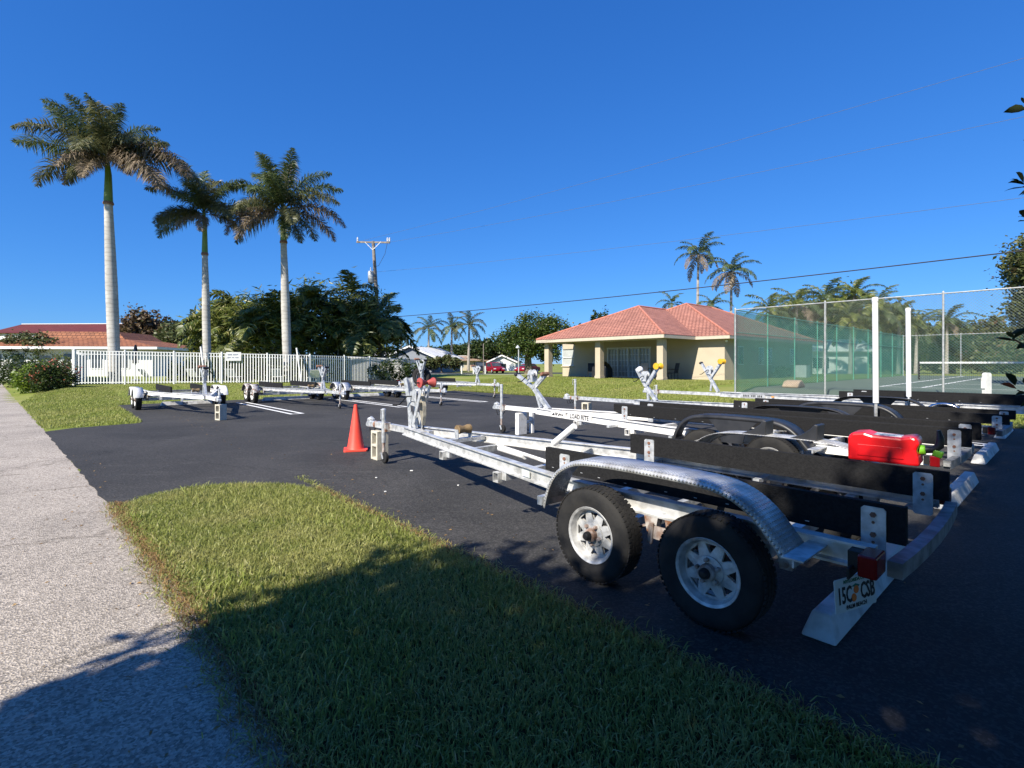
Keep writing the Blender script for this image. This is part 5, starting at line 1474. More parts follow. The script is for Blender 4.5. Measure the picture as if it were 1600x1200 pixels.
coco(670, 514, 90, "distant palm above the white roof's gable", 2, sc=1.05, dry=0.05)
coco(706, 512, 92, "distant palm between two others, right of the white roof", 3, sc=1.05, dry=0.05)
coco(733, 508, 92, "rightmost of the four distant palms above the tan roof", 4, sc=1.15, dry=0.05)
coco(1091, 398, 66, "taller of the two palms behind the tiled roof, with browning fronds", 5, 16, 1.05, g_, 0.5)
coco(1143, 425, 64, "lower of the two palms behind the tiled roof", 6, 18, 1.05, g_, 0.4)
coco(1112, 478, 60, "low palm top showing over the tiled roof below the two tall palms", 7, 12, 0.8, g_, 0.1)
coco(1050, 474, 62, "palm tips peeping over the tiled roof ridge", 8, 10, 0.7, g_, 0.1)
for k, (px, pc_, Y) in enumerate(((1205, 490, 52), (1245, 478, 55), (1290, 470, 56), (1335, 462, 56), (1372, 480, 54), (1405, 500, 56), (1330, 500, 50), (1480, 505, 64), (1432, 512, 62))):
    coco(px, pc_, Y, ["palm at the left end of the group behind the side roof", "palm second from the left behind the court windscreen", "palm third from the left behind the court windscreen", "highest palm of the group behind the court", "palm right of the highest palm behind the court", "palm at the right end of the group behind the court", "low palm in front of the highest one behind the court", "lone palm beyond the court between the two right fence posts", "palm beyond the court's far corner post"][k], 20 + k, 20, 0.95, "areca", 0.05)

# utility pole and lines
UP = empty("utility_pole", (-10.15, 40.0, 0.0)); tag(UP, "leaning wooden utility pole with crossarm and grey transformer", "utility pole")
top = Vector((-0.70, 0, 10.95))
MB().tube([(0, 0, -0.1), top * 0.5, top + Vector((0, 0, 0.05))], [0.19, 0.16, 0.12], 12).build("pole", "pole_wood", UP, True)
ca0, ca1 = top + Vector((-1.38, 0.3, 0.06)), top + Vector((1.38, -0.3, -0.12))
ca = MB().bar(ca0, ca1, 0.10, 0.12).build("crossarm", "pole_wood", UP)
MB().bar(top + Vector((-0.65, 0.06, 0)), top + Vector((0, -0.12, -0.65)), 0.03, 0.04).bar(top + Vector((0.65, -0.2, -0.04)), top + Vector((0, -0.12, -0.65)), 0.03, 0.04).build("crossarm_brace", "galvanised", UP)
for t in (0.03, 0.93, 0.99):
    p = ca0.lerp(ca1, t)
    MB().lathe([(0.03, 0.05), (0.07, 0.10), (0.05, 0.16), (0.08, 0.22), (0.05, 0.28), (0.07, 0.34), (0.03, 0.38)], p, (0, 0, 1), 10).build("insulator", "porcelain", ca, True)
tf = Vector((-0.85, -0.05, 8.2))
t_ = MB().lathe([(0.10, -0.50), (0.22, -0.46), (0.23, -0.44), (0.23, 0.40), (0.20, 0.45), (0.06, 0.50)], tf, (0, 0, 1), 18).build("transformer", "transformer_grey", UP, True)
MB().lathe([(0.03, 0), (0.05, 0.05), (0.035, 0.1), (0.05, 0.15), (0.02, 0.25)], tf + Vector((0, -0.1, 0.48)), (0, 0, 1), 8).build("bushing", "porcelain", t_)
MB().tube([ca0.lerp(ca1, 0.93), top + Vector((1.0, -0.3, -1.0)), top + Vector((0.5, -0.25, -1.9)), top + Vector((0.15, -0.2, -2.0))], 0.015, 5).build("drop_wire", "wire", UP)
UPl = UP.location
def wire(p0, p1, sag, r, m, label, n=26):
    p0, p1 = Vector(p0), Vector(p1)
    pts = [p0.lerp(p1, i / n) - Vector((0, 0, sag * 4 * (i / n) * (1 - i / n))) for i in range(n + 1)]
    o = MB().tube(pts, r, 5).build("power_line", m, None); tag(o, label, "power line", "overhead lines from the utility pole")
def PX(x, y, Y): return Vector(((x - 800) * Y / 800, Y, 1.45 + (568 - y) * Y / 800))
wire(UPl + Vector((-0.35, 0, 5.0)), PX(2150, 325, 13), 0.25, 0.022, "wire", "thick dark cable crossing low above the cream house")
wire(UPl + ca0, PX(2300, -115, 13), 0.30, 0.008, "wire_light", "uppermost thin overhead wire")
wire(UPl + ca0.lerp(ca1, 0.93), PX(2300, 30, 13), 0.30, 0.008, "wire_light", "middle thin overhead wire")
wire(UPl + Vector((-0.55, 0, 8.6)), PX(2300, 215, 13), 0.30, 0.008, "wire_light", "lowest thin overhead wire above the thick cable")

# ------------------------------------------------------------------ cream house
HX = 0.669; 
Hh = empty("cream_house", (2.71, 38.06, 0.42), YAW_U + math.pi)     # local x along the facade, y back into the house
tag(Hh, "cream stucco house with pink tiled hip roof and columned porch", "house")
zE = 2.75; D = 3.56; XR = 11.7; YB = D + 15.5
# walls
def wall_with_holes(name, x0, x1, z0, z1, y, holes, m, parent, t=0.2):
    """wall in the local xz plane at depth y with rectangular openings"""
    mb = MB()
    xs = sorted({x0, x1, *[h[0] for h in holes], *[h[1] for h in holes]})
    for a, b in zip(xs[:-1], xs[1:]):
        zs = [z0]
        hs = [h for h in holes if h[0] <= a + 1e-6 and h[1] >= b - 1e-6]
        spans = [(z0, z1)]
        for h in hs:
            ns = []
            for p, q in spans:
                if h[2] > p: ns.append((p, min(h[2], q)))
                if h[3] < q: ns.append((max(h[3], p), q))
            spans = ns
        for p, q in spans:
            if q - p > 1e-4: mb.box(((a + b) / 2, y + t / 2, (p + q) / 2), (b - a, t, q - p))
    return mb.build(name, m, parent)
def hx_of(px, hy, oy=38.06, ox=2.71):
    k = (px - 800) / 800
    # X = ox + .669 t + .743 hy ; Y = oy - .743 t + .669 hy
    return (k * (oy + 0.669 * hy) - ox - 0.743 * hy) / (0.669 + k * 0.743)
dx0, dx1 = hx_of(950, D), hx_of(1016, D)
wx0, wx1 = hx_of(879, D), hx_of(896, D)
wall_with_holes("wall", 0.15, XR, -0.4, zE, D, [(dx0, dx1, 0.02, 2.2), (wx0, wx1, 0.85, 2.2)], "stucco_cream", Hh)
MB().box((XR - 0.1, D + 0.2 + (YB - D - 0.2) / 2, (zE - 0.4) / 2), (0.2, YB - D - 0.2, zE + 0.4)).build("wall", "stucco_cream", Hh)
MB().box((0.25, D + 0.2 + (YB - D - 0.4) / 2, (zE - 0.4) / 2), (0.2, YB - D - 0.4, zE + 0.4)).build("wall", "stucco_cream", Hh)
MB().box((5.9, YB - 0.1, (zE - 0.4) / 2), (11.3, 0.2, zE + 0.4)).build("wall", "stucco_cream", Hh)
MB().box((4.75, D / 2 - 0.1, -0.13), (10.3, D + 0.3, 0.26)).build("porch_slab", "patio_concrete", Hh)
MB().box((4.75, D / 2 - 0.05, zE - 0.05), (9.6, D - 0.1, 0.06)).build("porch_ceiling", "trim_cream", Hh)
for x in (0.0, 4.77, 9.5):
    o = MB().box((x, 0, (zE - 0.15) / 2), (0.42, 0.42, zE - 0.15)).build("porch_column", "stucco_cream", Hh)
    MB().box((x, 0, 0.10), (0.48, 0.48, 0.2)).build("column_base", "stucco_cream", o)
MB().box((4.75, 0, zE - 0.14), (9.9, 0.36, 0.26)).build("porch_beam", "trim_cream", Hh)
# french doors
fr = MB()
nd = 4; w1 = (dx1 - dx0) / nd
fr.box(((dx0 + dx1) / 2, D - 0.02, 2.16), (dx1 - dx0 + 0.16, 0.08, 0.10))
for k in range(nd + 1): fr.box((dx0 + k * w1, D - 0.02, 1.06), (0.09, 0.08, 2.10))
fr = fr.build("door_frame", "trim_white", Hh)
for k in range(nd):
    lf = MB(); cx = dx0 + (k + 0.5) * w1; iw = w1 - 0.09
    for i in range(4): lf.box((cx - iw / 2 + i * iw / 3, D + 0.05, 1.06), (0.035, 0.04, 2.08))
    for i in range(6): lf.box((cx, D + 0.051, 0.05 + i * 0.405), (iw, 0.036, 0.035 if i else 0.10))
    d = lf.build("french_door", "trim_white", Hh)
    MB().box((cx, D + 0.10, 1.06), (iw - 0.02, 0.02, 2.04)).build("glass", "blind_glass", d)
w_ = MB()
for z in (0.85, 1.52, 2.2): w_.box(((wx0 + wx1) / 2, D + 0.06, z), (wx1 - wx0, 0.06, 0.06))
for x in (wx0, wx1): w_.box((x, D + 0.06, 1.525), (0.06, 0.06, 1.35))
w_ = w_.build("window", "trim_white", Hh)
MB().box(((wx0 + wx1) / 2, D + 0.11, 1.525), (wx1 - wx0 - 0.02, 0.02, 1.33)).build("glass", "blind_glass", w_)
MB().box(((wx0 + wx1) / 2, D - 0.04, 0.80), (wx1 - wx0 + 0.2, 0.10, 0.06)).build("sill", "stucco_cream", w_)
for yy in (D + 2.2, D + 5.4, D + 6.8, D + 11):
    o = MB().box((XR + 0.012, yy, 1.55), (0.05, 0.8, 1.2)).build("side_window", "trim_white", Hh)
    MB().box((XR + 0.042, yy, 1.55), (0.012, 0.68, 1.08)).build("glass", "window_glass", o)
# roof: two hips
pit = 0.46; oh = 0.6
def hip(name, x0, x1, y0, y1, ze, back_open=False, m="roof_tile_pink", parent=Hh, pitch=pit, yr0=None, yr1=None):
    cx = (x0 + x1) / 2; hw = (x1 - x0) / 2
    zr = ze + hw * pitch
    r0 = y0 + hw; r1 = y1 if back_open else y1 - hw
    A, B, C_, D_ = (x0, y0, ze), (x1, y0, ze), (x1, y1, ze), (x0, y1, ze)
    E_, F_ = (cx, r0, zr), (cx, r1, zr)
    mb = MB(); mb.uv = []
    def face(pts, udir):
        b = len(mb.v); o = Vector(pts[0]); u = Vector(udir).normalized()
        nrm = (Vector(pts[1]) - o).cross(Vector(pts[2]) - o).normalized(); v = nrm.cross(u)
        for p in pts:
            d = Vector(p) - o; mb.v.append(p); mb.uv.append((d.dot(u) + 50, d.dot(v) + 50))
        mb.f.append(tuple(range(b, b + len(pts))))
    face([A, B, E_], (1, 0, 0))
    face([B, C_, F_, E_], (0, 1, 0))
    face([D_, A, E_, F_], (0, -1, 0))
    if not back_open: face([C_, D_, F_], (-1, 0, 0))
    o = link(name, mb.mesh(name), m, parent)
    caps = [(A, E_), (B, E_), (E_, F_)] + ([] if back_open else [(C_, F_), (D_, F_)])
    for a, b in caps:
        a, b = Vector(a), Vector(b)
        MB().tube([a + (b - a) * 0.005 + Vector((0, 0, 0.01)), b + Vector((0, 0, 0.01))], 0.075, 8).build("ridge_cap", "ridge_tile" if m == "roof_tile_pink" else m, o, True)
    return o
rm_ = hip("roof", 0.15 - oh, XR + oh, D - oh, YB + oh, zE)
rp_ = hip("porch_roof", -oh, 9.5 + oh, -oh - 0.15, D + 6.6, zE + 0.02, back_open=True)
def fascia(pts, parent):
    for a, b in zip(pts[:-1], pts[1:]):
        MB().bar((a[0], a[1], zE - 0.10), (b[0], b[1], zE - 0.10), 0.04, 0.20).build("fascia", "trim_cream", parent)
fascia([(-oh + 0.03, D + 1), (-oh + 0.03, -oh - 0.12), (9.5 + oh - 0.03, -oh - 0.12), (9.5 + oh - 0.03, D - oh + 0.03), (XR + oh - 0.03, D - oh + 0.03), (XR + oh - 0.03, YB + oh)], rm_)
MB().box(((9.5 + XR + 2 * oh) / 2 , D - oh / 2, zE - 0.012), (XR - 9.5, oh, 0.02)).box((XR + oh / 2, (D + YB) / 2, zE - 0.013), (oh, YB - D + oh, 0.02)).build("soffit", "trim_cream", rm_)
MB().box((4.75, -oh / 2 - 0.1, zE - 0.012), (9.5 + 2 * oh - 0.1, oh - 0.1, 0.02)).build("soffit", "trim_cream", rp_)
# flood lamp at the corner
MB().lathe([(0.03, 0), (0.07, 0.08), (0.075, 0.12)], (XR + 0.1, D - 0.05, zE - 0.28), (0.6, -0.6, -0.4), 10).build("flood_lamp", "trim_white", Hh)
ac = MB().box((0, 0, 0.45), (0.85, 0.85, 0.9)).build("air_conditioner", "transformer_grey", None, bevel=0.03)
pa = Hh.matrix_basis @ Vector((XR + 1.0, D + 10.2, 0)); ac.location = (pa.x, pa.y, float(hz(pa.x, pa.y))); ac.rotation_euler = (0, 0, YAW_U); tag(ac, "grey air conditioner unit beside the cream house's shaded wall", "air conditioner")
MB().lathe([(0.36, 0), (0.36, 0.03), (0.05, 0.05)], (0, 0, 0.9), (0, 0, 1), 20).build("fan_grille", "black_steel", ac)
for k in range(7): MB().box((0.428, 0, 0.12 + k * 0.1), (0.012, 0.74, 0.05)).build("louvre", "stucco_grey", ac)
# porch furniture
def hloc(x, y, z=0.0): 
    p = Matrix.Translation((2.71, 38.06, 0.42)) @ Matrix.Rotation(YAW_U + math.pi, 4, 'Z') @ Vector((x, y, z)); return p
def chair(x, y, rz, lab, m="chair_tan"):
    r = empty("patio_chair", hloc(x, y), YAW_U + math.pi + rz); tag(r, lab, "chair", "patio chairs on the porch")
    MB().box((0, 0, 0.42), (0.5, 0.5, 0.05)).build("seat", m, r)
    MB().box((0, 0.26, 0.75), (0.5, 0.05, 0.62), rx=-0.2).build("backrest", m, r)
    for a in (-0.23, 0.23):
        for b in (-0.22, 0.22): MB().tube([(a, b, 0), (a, b, 0.4)], 0.018, 6).build("leg", "black_steel", r)
        MB().bar((a * 1.1, -0.25, 0.64), (a * 1.1, 0.27, 0.66), 0.04, 0.03).build("armrest", "black_steel", r)
chair(7.2, 1.6, 0.5, "tan patio chair left of the porch table, facing out")
chair(7.7, 2.5, 0.1, "tan patio chair behind the porch table")
chair(8.9, 2.3, -0.6, "dark patio chair right of the porch table", "black_plastic")
chair(2.6, 1.8, 0.7, "black patio chair beside the covered grill", "black_plastic")
tb = empty("patio_table", hloc(8.2, 1.5)); tag(tb, "round dark patio table on the porch among chairs", "table")
MB().lathe([(0.02, 0.70), (0.52, 0.70), (0.54, 0.72), (0.52, 0.74), (0.02, 0.74)], (0, 0, 0), (0, 0, 1), 22).build("table_top", "black_steel", tb)
for k in range(4):
    a = k * math.pi / 2
    MB().tube([(0.42 * math.cos(a), 0.42 * math.sin(a), 0), (0.3 * math.cos(a), 0.3 * math.sin(a), 0.7)], 0.02, 6).build("leg", "black_steel", tb)
gr = empty("covered_grill", hloc(3.75, 1.6), YAW_U + math.pi); tag(gr, "black covered grill on the porch left of the middle column", "grill")
MB().prism([(-0.75, 0.0), (0.72, 0.0), (0.66, 0.7), (0.42, 0.98), (0.1, 1.2), (-0.22, 1.15), (-0.45, 0.92), (-0.7, 0.8)], -0.32, 0.32, 'y').build("grill_cover", "black_plastic", gr, bevel=0.08)
MB().bar((-0.78, -0.34, 0.72), (-0.78, 0.34, 0.72), 0.04, 0.04).build("side_handle", "black_steel", gr)

# ------------------------------------------------------------------ tennis court
CC = Vector((8.94, 20.5, 0))          # near left corner of the court fence
FZ = 3.6
def cw(t, d, z=0.0):                  # t along -U (towards the viewer's right), d along V (away)
    return CC - U * t + V * d + Vector((0, 0, z))
ZC = 0.47
ct = bpy.data.meshes.new("tennis_court")
ct.from_pydata([tuple(cw(0.3, 1.2, ZC)), tuple(cw(22, 1.2, ZC)), tuple(cw(22, 30, ZC + 0.06)), tuple(cw(0.3, 30, ZC + 0.06))], [], [(0, 1, 2, 3)])
o = link("tennis_court", ct, "court_green"); struct(o)
sk = bpy.data.meshes.new("court_bank")
sk.from_pydata([tuple(cw(-0.2, 0.05, 0.02)), tuple(cw(22, 0.05, 0.02)), tuple(cw(22, 1.2, ZC)), tuple(cw(0.3, 1.2, ZC)), tuple(cw(0.3, 30, ZC + 0.06)), tuple(cw(-0.2, 30, 0.3))], [], [(0, 1, 2, 3), (0, 3, 4, 5)])
struct(link("court_bank", sk, "court_green"))
def cline(t0, d0, t1, d1, w=0.06):
    a, b = cw(t0, d0), cw(t1, d1); n = (b - a).normalized(); s = Vector((-n.y, n.x, 0)) * w
    zf = lambda d: ZC + 0.06 * (d - 1.2) / 28.8 + 0.006
    me = bpy.data.meshes.new("court_line")
    me.from_pydata([(p.x, p.y, zf(d)) for p, d in ((a - s, d0), (b - s, d1), (b + s, d1), (a + s, d0))], [], [(0, 1, 2, 3)])
    struct(link("court_line", me, "court_line"))
nd_ = 17.5
for t in (3.6, 5.0, 13.2, 14.6): cline(t, 5.6, t, 29.4)
cline(3.6, 5.6, 14.6, 5.6); cline(5.06, 11.1, 13.14, 11.1); cline(5.06, 23.9, 13.14, 23.9); cline(9.1, 11.2, 9.1, 23.8)
net = empty("tennis_net", cw(2.9, nd_, ZC)); tag(net, "tennis net with white tape across the green court", "tennis net")
def nl(t, z): return (cw(t, nd_, ZC + z) - net.location)
MB().bar(nl(2.9, 1.03), nl(16, 1.03), 0.03, 0.09).build("net_tape", "court_line", net)
for t in (2.9, 16): MB().tube([nl(t, 0), nl(t, 1.1)], 0.05, 8).build("net_post", "net_black", net)
mb = MB()
for k in range(14): mb.bar(nl(2.95, 0.08 + k * 0.066), nl(16, 0.08 + k * 0.066), 0.004, 0.006)
for k in range(150): mb.bar(nl(2.95 + k * 0.087, 0.05), nl(2.95 + k * 0.087, 0.98), 0.006, 0.004, up=Vector((1, 0, 0)))
o = mb.build("net_mesh", "net_black", net); o["kind"] = "stuff"

def bay_mesh(mb, a, b, z0, z1, step, r):
    """chain link wires of a bay: two families of slanting wires, clipped to the bay"""
    a, b = Vector(a), Vector(b); Lb = (b - a).length; d = (b - a) / Lb; H_ = z1 - z0
    nrm = Vector((-d.y, d.x, 0))
    k = -H_
    while k < Lb:
        for sg in (1, -1):
            x0, x1 = k, k + H_; za, zb_ = 0.0, H_
            c0, c1 = max(0, x0), min(Lb, x1)
            if c1 - c0 > 0.01:
                ya = za + (c0 - x0); yb_ = za + (c1 - x0)
                if sg < 0: ya, yb_ = H_ - ya, H_ - yb_
                p, q = a + d * c0 + Vector((0, 0, z0 + ya)), a + d * c1 + Vector((0, 0, z0 + yb_))
                t = (q - p).normalized(); s = t.cross(nrm).normalized() * r
                off = nrm * r * (1 if sg > 0 else -1)
                bq = len(mb.v)
                mb.v += [tuple(v) for v in (p + s + off, p - s + off, p - off * 0.4, q + s + off, q - s + off, q - off * 0.4)]
                mb.f += [(bq, bq + 1, bq + 4, bq + 3), (bq + 1, bq + 2, bq + 5, bq + 4), (bq + 2, bq, bq + 3, bq + 5)]
        k += step
def court_fence(name, label, pts, m_post, step, r, screen=None, mesh_m="chain_wire", rp=0.029, midrail=None, ztop=FZ):
    T = empty(name, pts[0]); tag(T, label, "chain-link fence", "fences round the tennis court")
    org = Vector(pts[0])
    for p in pts:
        q = Vector(p) - org; g0 = float(hz(p[0], p[1]))
        o = MB().tube([(q.x, q.y, 0), (q.x, q.y, ztop + 0.03)], rp, 10).build("fence_post", m_post, T, True)
        MB().lathe([(rp * 1.15, -0.03), (rp * 1.15, 0.01), (rp * 0.5, 0.05)], (q.x, q.y, ztop + 0.03), (0, 0, 1), 10).build("post_cap", m_post, o)
    for a, b in zip(pts[:-1], pts[1:]):
        a_, b_ = Vector(a) - org, Vector(b) - org
        MB().tube([a_ + Vector((0, 0, ztop)), b_ + Vector((0, 0, ztop))], 0.022, 6).build("top_rail", m_post, T)
        if midrail: MB().tube([a_ + Vector((0, 0, midrail)), b_ + Vector((0, 0, midrail))], 0.018, 6).build("mid_rail", m_post, T)
        mb = MB(); z0 = float(hz(a[0], a[1])) + 0.05
        bay_mesh(mb, a_ + (b_ - a_).normalized() * 0.03, b_, z0, ztop - 0.02, step, r)
        if mb.v:
            o = link("chain_link_mesh", mb.mesh("chain_link_mesh"), mesh_m, T)
        if screen:
            n = (b_ - a_).normalized(); sd = Vector((-n.y, n.x, 0)) * 0.04
            me = bpy.data.meshes.new("windscreen")
            rows = []
            for i in range(9):
                t = i / 8; p = a_.lerp(b_, 0.01 + 0.98 * t)
                rows.append([tuple(p + sd * (1 + 0.5 * math.sin(i * 1.9 + z)) + Vector((0, 0, z))) for z in (0.1, 0.9, 1.7, screen)])
            vv = [v for row in rows for v in row]
            me.from_pydata(vv, [], [(i * 4 + j, (i + 1) * 4 + j, (i + 1) * 4 + j + 1, i * 4 + j + 1) for i in range(8) for j in range(3)])
            link("windscreen", me, "windscreen_mesh", T, True)
    return T
near_pts = [cw(t, 0) for t in (0, 3.2, 6.43, 9.6, 12.8)]
court_fence("chain_link_fence", "tall grey chain-link fence on the near side of the tennis court", near_pts, "fence_pipe", 0.085, 0.0032)
left_pts = [cw(-0.02, 0.02 + d) for d in (0.0, 3.2, 6.4, 9.6, 12.8, 16.0, 19.2, 22.4, 25.6, 29.0)]
court_fence("chain_link_fence", "green-screened chain-link fence along the court's left side", left_pts, "green_pipe", 0.14, 0.003, screen=FZ - 0.05, mesh_m="green_wire", midrail=2.7)
far_pts = [cw(t, 29.02) for t in (0, 3.4, 6.8, 10.2, 13.6, 17, 20.4)]
court_fence("chain_link_fence", "chain-link fence across the far end of the tennis court", far_pts, "fence_pipe", 0.20, 0.005, mesh_m="green_wire")
cbx = MB().prism([(-0.5, 0), (0.5, 0), (0.45, 0.16), (0.1, 0.30), (-0.25, 0.26), (-0.5, 0.1)], -0.3, 0.3, 'y').build("leaf_pile", "cardboard", None, bevel=0.05)
q = cw(1.4, 2.2); cbx.location = (q.x, q.y, ZC + 0.005); cbx.rotation_euler = (0, 0, 0.8); tag(cbx, "low tan debris heap on the court beside the green screen", "debris")

# ------------------------------------------------------------------ other buildings
def building(name, label, c, rz, lx, ly, zw, ridge, m_wall, m_roof, over=0.5, style="gable", gable_m=None, z0=0.0):
    B = empty(name, (c[0], c[1], z0), rz); tag(B, label, "building")
    mb = MB().box((0, 0, zw / 2), (lx, ly, zw)).build("wall", m_wall, B)
    X0, X1, Y0_, Y1 = -lx / 2 - over, lx / 2 + over, -ly / 2 - over, ly / 2 + over
    mb = MB(); mb.uv = []
    def face(pts, ud):
        b = len(mb.v); o = Vector(pts[0]); u = Vector(ud).normalized(); nrm = (Vector(pts[1]) - o).cross(Vector(pts[2]) - o).normalized(); v = nrm.cross(u)
        for p in pts:
            d = Vector(p) - o; mb.v.append(p); mb.uv.append((d.dot(u) + 50, d.dot(v) + 50))
        mb.f.append(tuple(range(b, b + len(pts))))
    if style == "gable":      # ridge along y
        r0, r1 = (0, Y0_, ridge), (0, Y1, ridge)
        face([(X1, Y0_, zw), (X1, Y1, zw), r1, r0], (0, 1, 0)); face([(X0, Y1, zw), (X0, Y0_, zw), r0, r1], (0, -1, 0))
        rf = link("roof", mb.mesh("roof"), m_roof, B); md = rf.modifiers.new("t", 'SOLIDIFY'); md.thickness = 0.12; md.offset = -1
        for y in (-ly / 2 + 0.02, ly / 2 - 0.02):
            MB().prism([(-lx / 2, zw), (lx / 2, zw), (0, zw + (ridge - zw) * (lx / 2) / (lx / 2 + over) - 0.02)], y - 0.01, y + 0.01, 'y').build("gable", gable_m or m_wall, B)
        for sg in (1, -1): MB().bar((sg * X1, Y0_ - 0.02, zw - 0.02), (0, Y0_ - 0.02, ridge - 0.02), 0.05, 0.24).build("barge_board", "trim_white", B)
    elif style == "side":     # ridge along x
        r0, r1 = (X0, 0, ridge), (X1, 0, ridge)
        face([(X0, Y0_, zw), (X1, Y0_, zw), r1, r0], (1, 0, 0)); face([(X1, Y1, zw), (X0, Y1, zw), r0, r1], (-1, 0, 0))
        rf = link("roof", mb.mesh("roof"), m_roof, B); md = rf.modifiers.new("t", 'SOLIDIFY'); md.thickness = 0.12; md.offset = -1
        for x in (-lx / 2 + 0.02, lx / 2 - 0.02): MB().prism([(-ly / 2, zw), (ly / 2, zw), (0, ridge - 0.25)], x - 0.01, x + 0.01, 'x').build("gable", gable_m or m_wall, B)
        MB().box((0, 0, ridge + 0.02), (X1 - X0, 0.35, 0.10)).build("ridge_cap", "trim_white", B)
    else:                     # mansard with flat top
        zk = zw + 0.75; inx = 4.0
        a = [(X0, Y0_, zw), (X1, Y0_, zw), (X1, Y1, zw), (X0, Y1, zw)]
        b = [(X0 + inx, Y0_ + 2.2, zk), (X1 - inx, Y0_ + 2.2, zk), (X1 - inx, Y1 - 2.2, zk), (X0 + inx, Y1 - 2.2, zk)]
        c_ = [(X0 + inx + 0.9, Y0_ + 2.7, ridge), (X1 - inx - 0.9, Y0_ + 2.7, ridge), (X1 - inx - 0.9, Y1 - 2.7, ridge), (X0 + inx + 0.9, Y1 - 2.7, ridge)]
        for lo_, hi_ in ((a, b), (b, c_)):
            for i in range(4):
                j = (i + 1) % 4; face([lo_[i], lo_[j], hi_[j], hi_[i]], Vector(lo_[j]) - Vector(lo_[i]))
        face(c_, (1, 0, 0))
        link("roof", mb.mesh("roof"), m_roof, B)
        for p, q in ((a[0], a[1]), (a[1], a[2]), (a[3], a[0])):
            MB().bar(Vector(p) - Vector((0, 0, 0.12)), Vector(q) - Vector((0, 0, 0.12)), 0.06, 0.22).build("fascia", "trim_white", B)
    return B
def add_window(B, x, y, z, w, h, m="window_glass", axis_='y'):
    o = MB().box((x, y, z), (w + 0.14, 0.06, h + 0.14)).build("window", "trim_white", B)
    MB().box((x, y - 0.032, z), (w, 0.012, h)).build("pane", m, o)
cb_ = building("clubhouse", "low white clubhouse with orange-brown mansard roof behind the fence", (-40.2, 50, 0), R(6), 14.6, 9, 2.95, 4.4, "stucco_white", "roof_shingle_orange", 0.8, "mansard")
for x in (-5.6, -3.8, 0.4, 2.6, 4.8): add_window(cb_, x, -4.52, 1.7, 1.0, 1.3)
MB().box((-1.7, -4.53, 1.05), (1.0, 0.08, 2.1)).build("door", "stucco_grey", cb_)
rb_ = building("red_roofed_building", "white building with dark red roof at the far left", (-69.5, 84, 0), R(-3), 22, 10, 6.2, 7.95, "stucco_white", "roof_red", 0.4, "side")
for x in (-8, -5, -2, 1, 4, 7):
    for z in (1.6, 4.4): add_window(rb_, x, -5.02, z, 1.3, 1.4)
wh_ = building("white_roofed_house", "small grey house with white roof and gable behind the fence end", (-14.8, 88, 0), R(-14), 8.2, 12, 2.35, 4.25, "stucco_grey", "roof_white", 0.6, "gable", "stucco_grey")
for x in (-2, 1.5): add_window(wh_, x, -6.02, 1.3, 1.4, 1.1)
bz = building("white_roofed_house", "white low roof left of the small gable house", (-21.0, 92, 0), R(-8), 10, 7, 2.4, 3.6, "stucco_white", "roof_white", 0.5, "side")
th_ = building("tan_roofed_house", "long low house with tan roof across the road", (-7.2, 108, 0), R(2), 11, 8, 2.1, 3.05, "stucco_cream", "roof_tan", 0.8, "side", None)
for x in (-3.5, 0, 3.2): add_window(th_, x, -4.02, 1.2, 1.5, 1.1)
gh_ = building("white_gabled_house", "white gabled house left of the large ficus", (-1.3, 106, 0), R(-8), 5.2, 9, 1.7, 3.1, "stucco_white", "roof_tan", 0.5, "gable", "stucco_white")
add_window(gh_, 0.2, -4.52, 1.0, 1.2, 0.9)
ch_ = building("court_side_house", "pale house glimpsed beyond the green court screen", (33.5, 62, 0), R(-20), 14, 9, 2.8, 4.2, "stucco_white", "roof_white", 0.6, "side")
for x in (-4.5, -1, 2.5): add_window(ch_, x, -4.52, 1.5, 1.6, 1.2)
# road, driveway, posts and cars
def flat(name, pts, z, m):
    me = bpy.data.meshes.new(name); me.from_pydata([(x, y, z) for x, y in pts], [], [tuple(range(len(pts)))]); me.update()
    if me.polygons[0].normal.z < 0: me.flip_normals()
    return struct(link(name, me, m))
flat("road", [(-16, 66), (-1.4, 66), (9, 68), (22, 70), (22, 82), (-40, 84), (-40, 72)], 0.012, "road_asphalt")
sw_ = []
for x, y in ((-14, 50.5), (1.5, 44.6), (1.9, 45.3), (-14, 51.3)): sw_.append((x, y, float(hz(x, y)) + 0.06))
me = bpy.data.meshes.new("footpath"); me.from_pydata(sw_, [], [(0, 1, 2, 3)]); struct(link("footpath", me, "patio_concrete"))
for k, x in enumerate((-5.6, -4.3, -3.0)):
    b = MB().tube([(0, 0, 0), (0, 0, 0.95)], 0.09, 10).build("bollard", "wood_post", None, True); b.location = (x, 57 + k * 0.3, float(hz(x, 57)))
    tag(b, ["left wooden bollard by the distant road", "middle wooden bollard by the distant road", "right wooden bollard by the distant road"][k], "bollard", "bollards by the road")
lp = empty("lamp_post", (0.75, 58, 0.0)); tag(lp, "slim grey lamp post in front of the large ficus", "lamp post")
MB().tube([(0, 0, 0), (0, 0, 3.3)], 0.06, 8).build("pole", "transformer_grey", lp)
MB().lathe([(0.04, 0), (0.24, 0.12), (0.22, 0.2), (0.05, 0.42)], (-0.1, 0, 3.1), (0, 0, 1), 12).build("lantern", "transformer_grey", lp)
lp = empty("lamp_post", (-3.9, 70, 0.0)); tag(lp, "slim pole standing by the red cars across the lawn", "lamp post")
MB().tube([(0, 0, 0), (0, 0, 4.2)], 0.06, 8).build("pole", "pole_wood", lp)
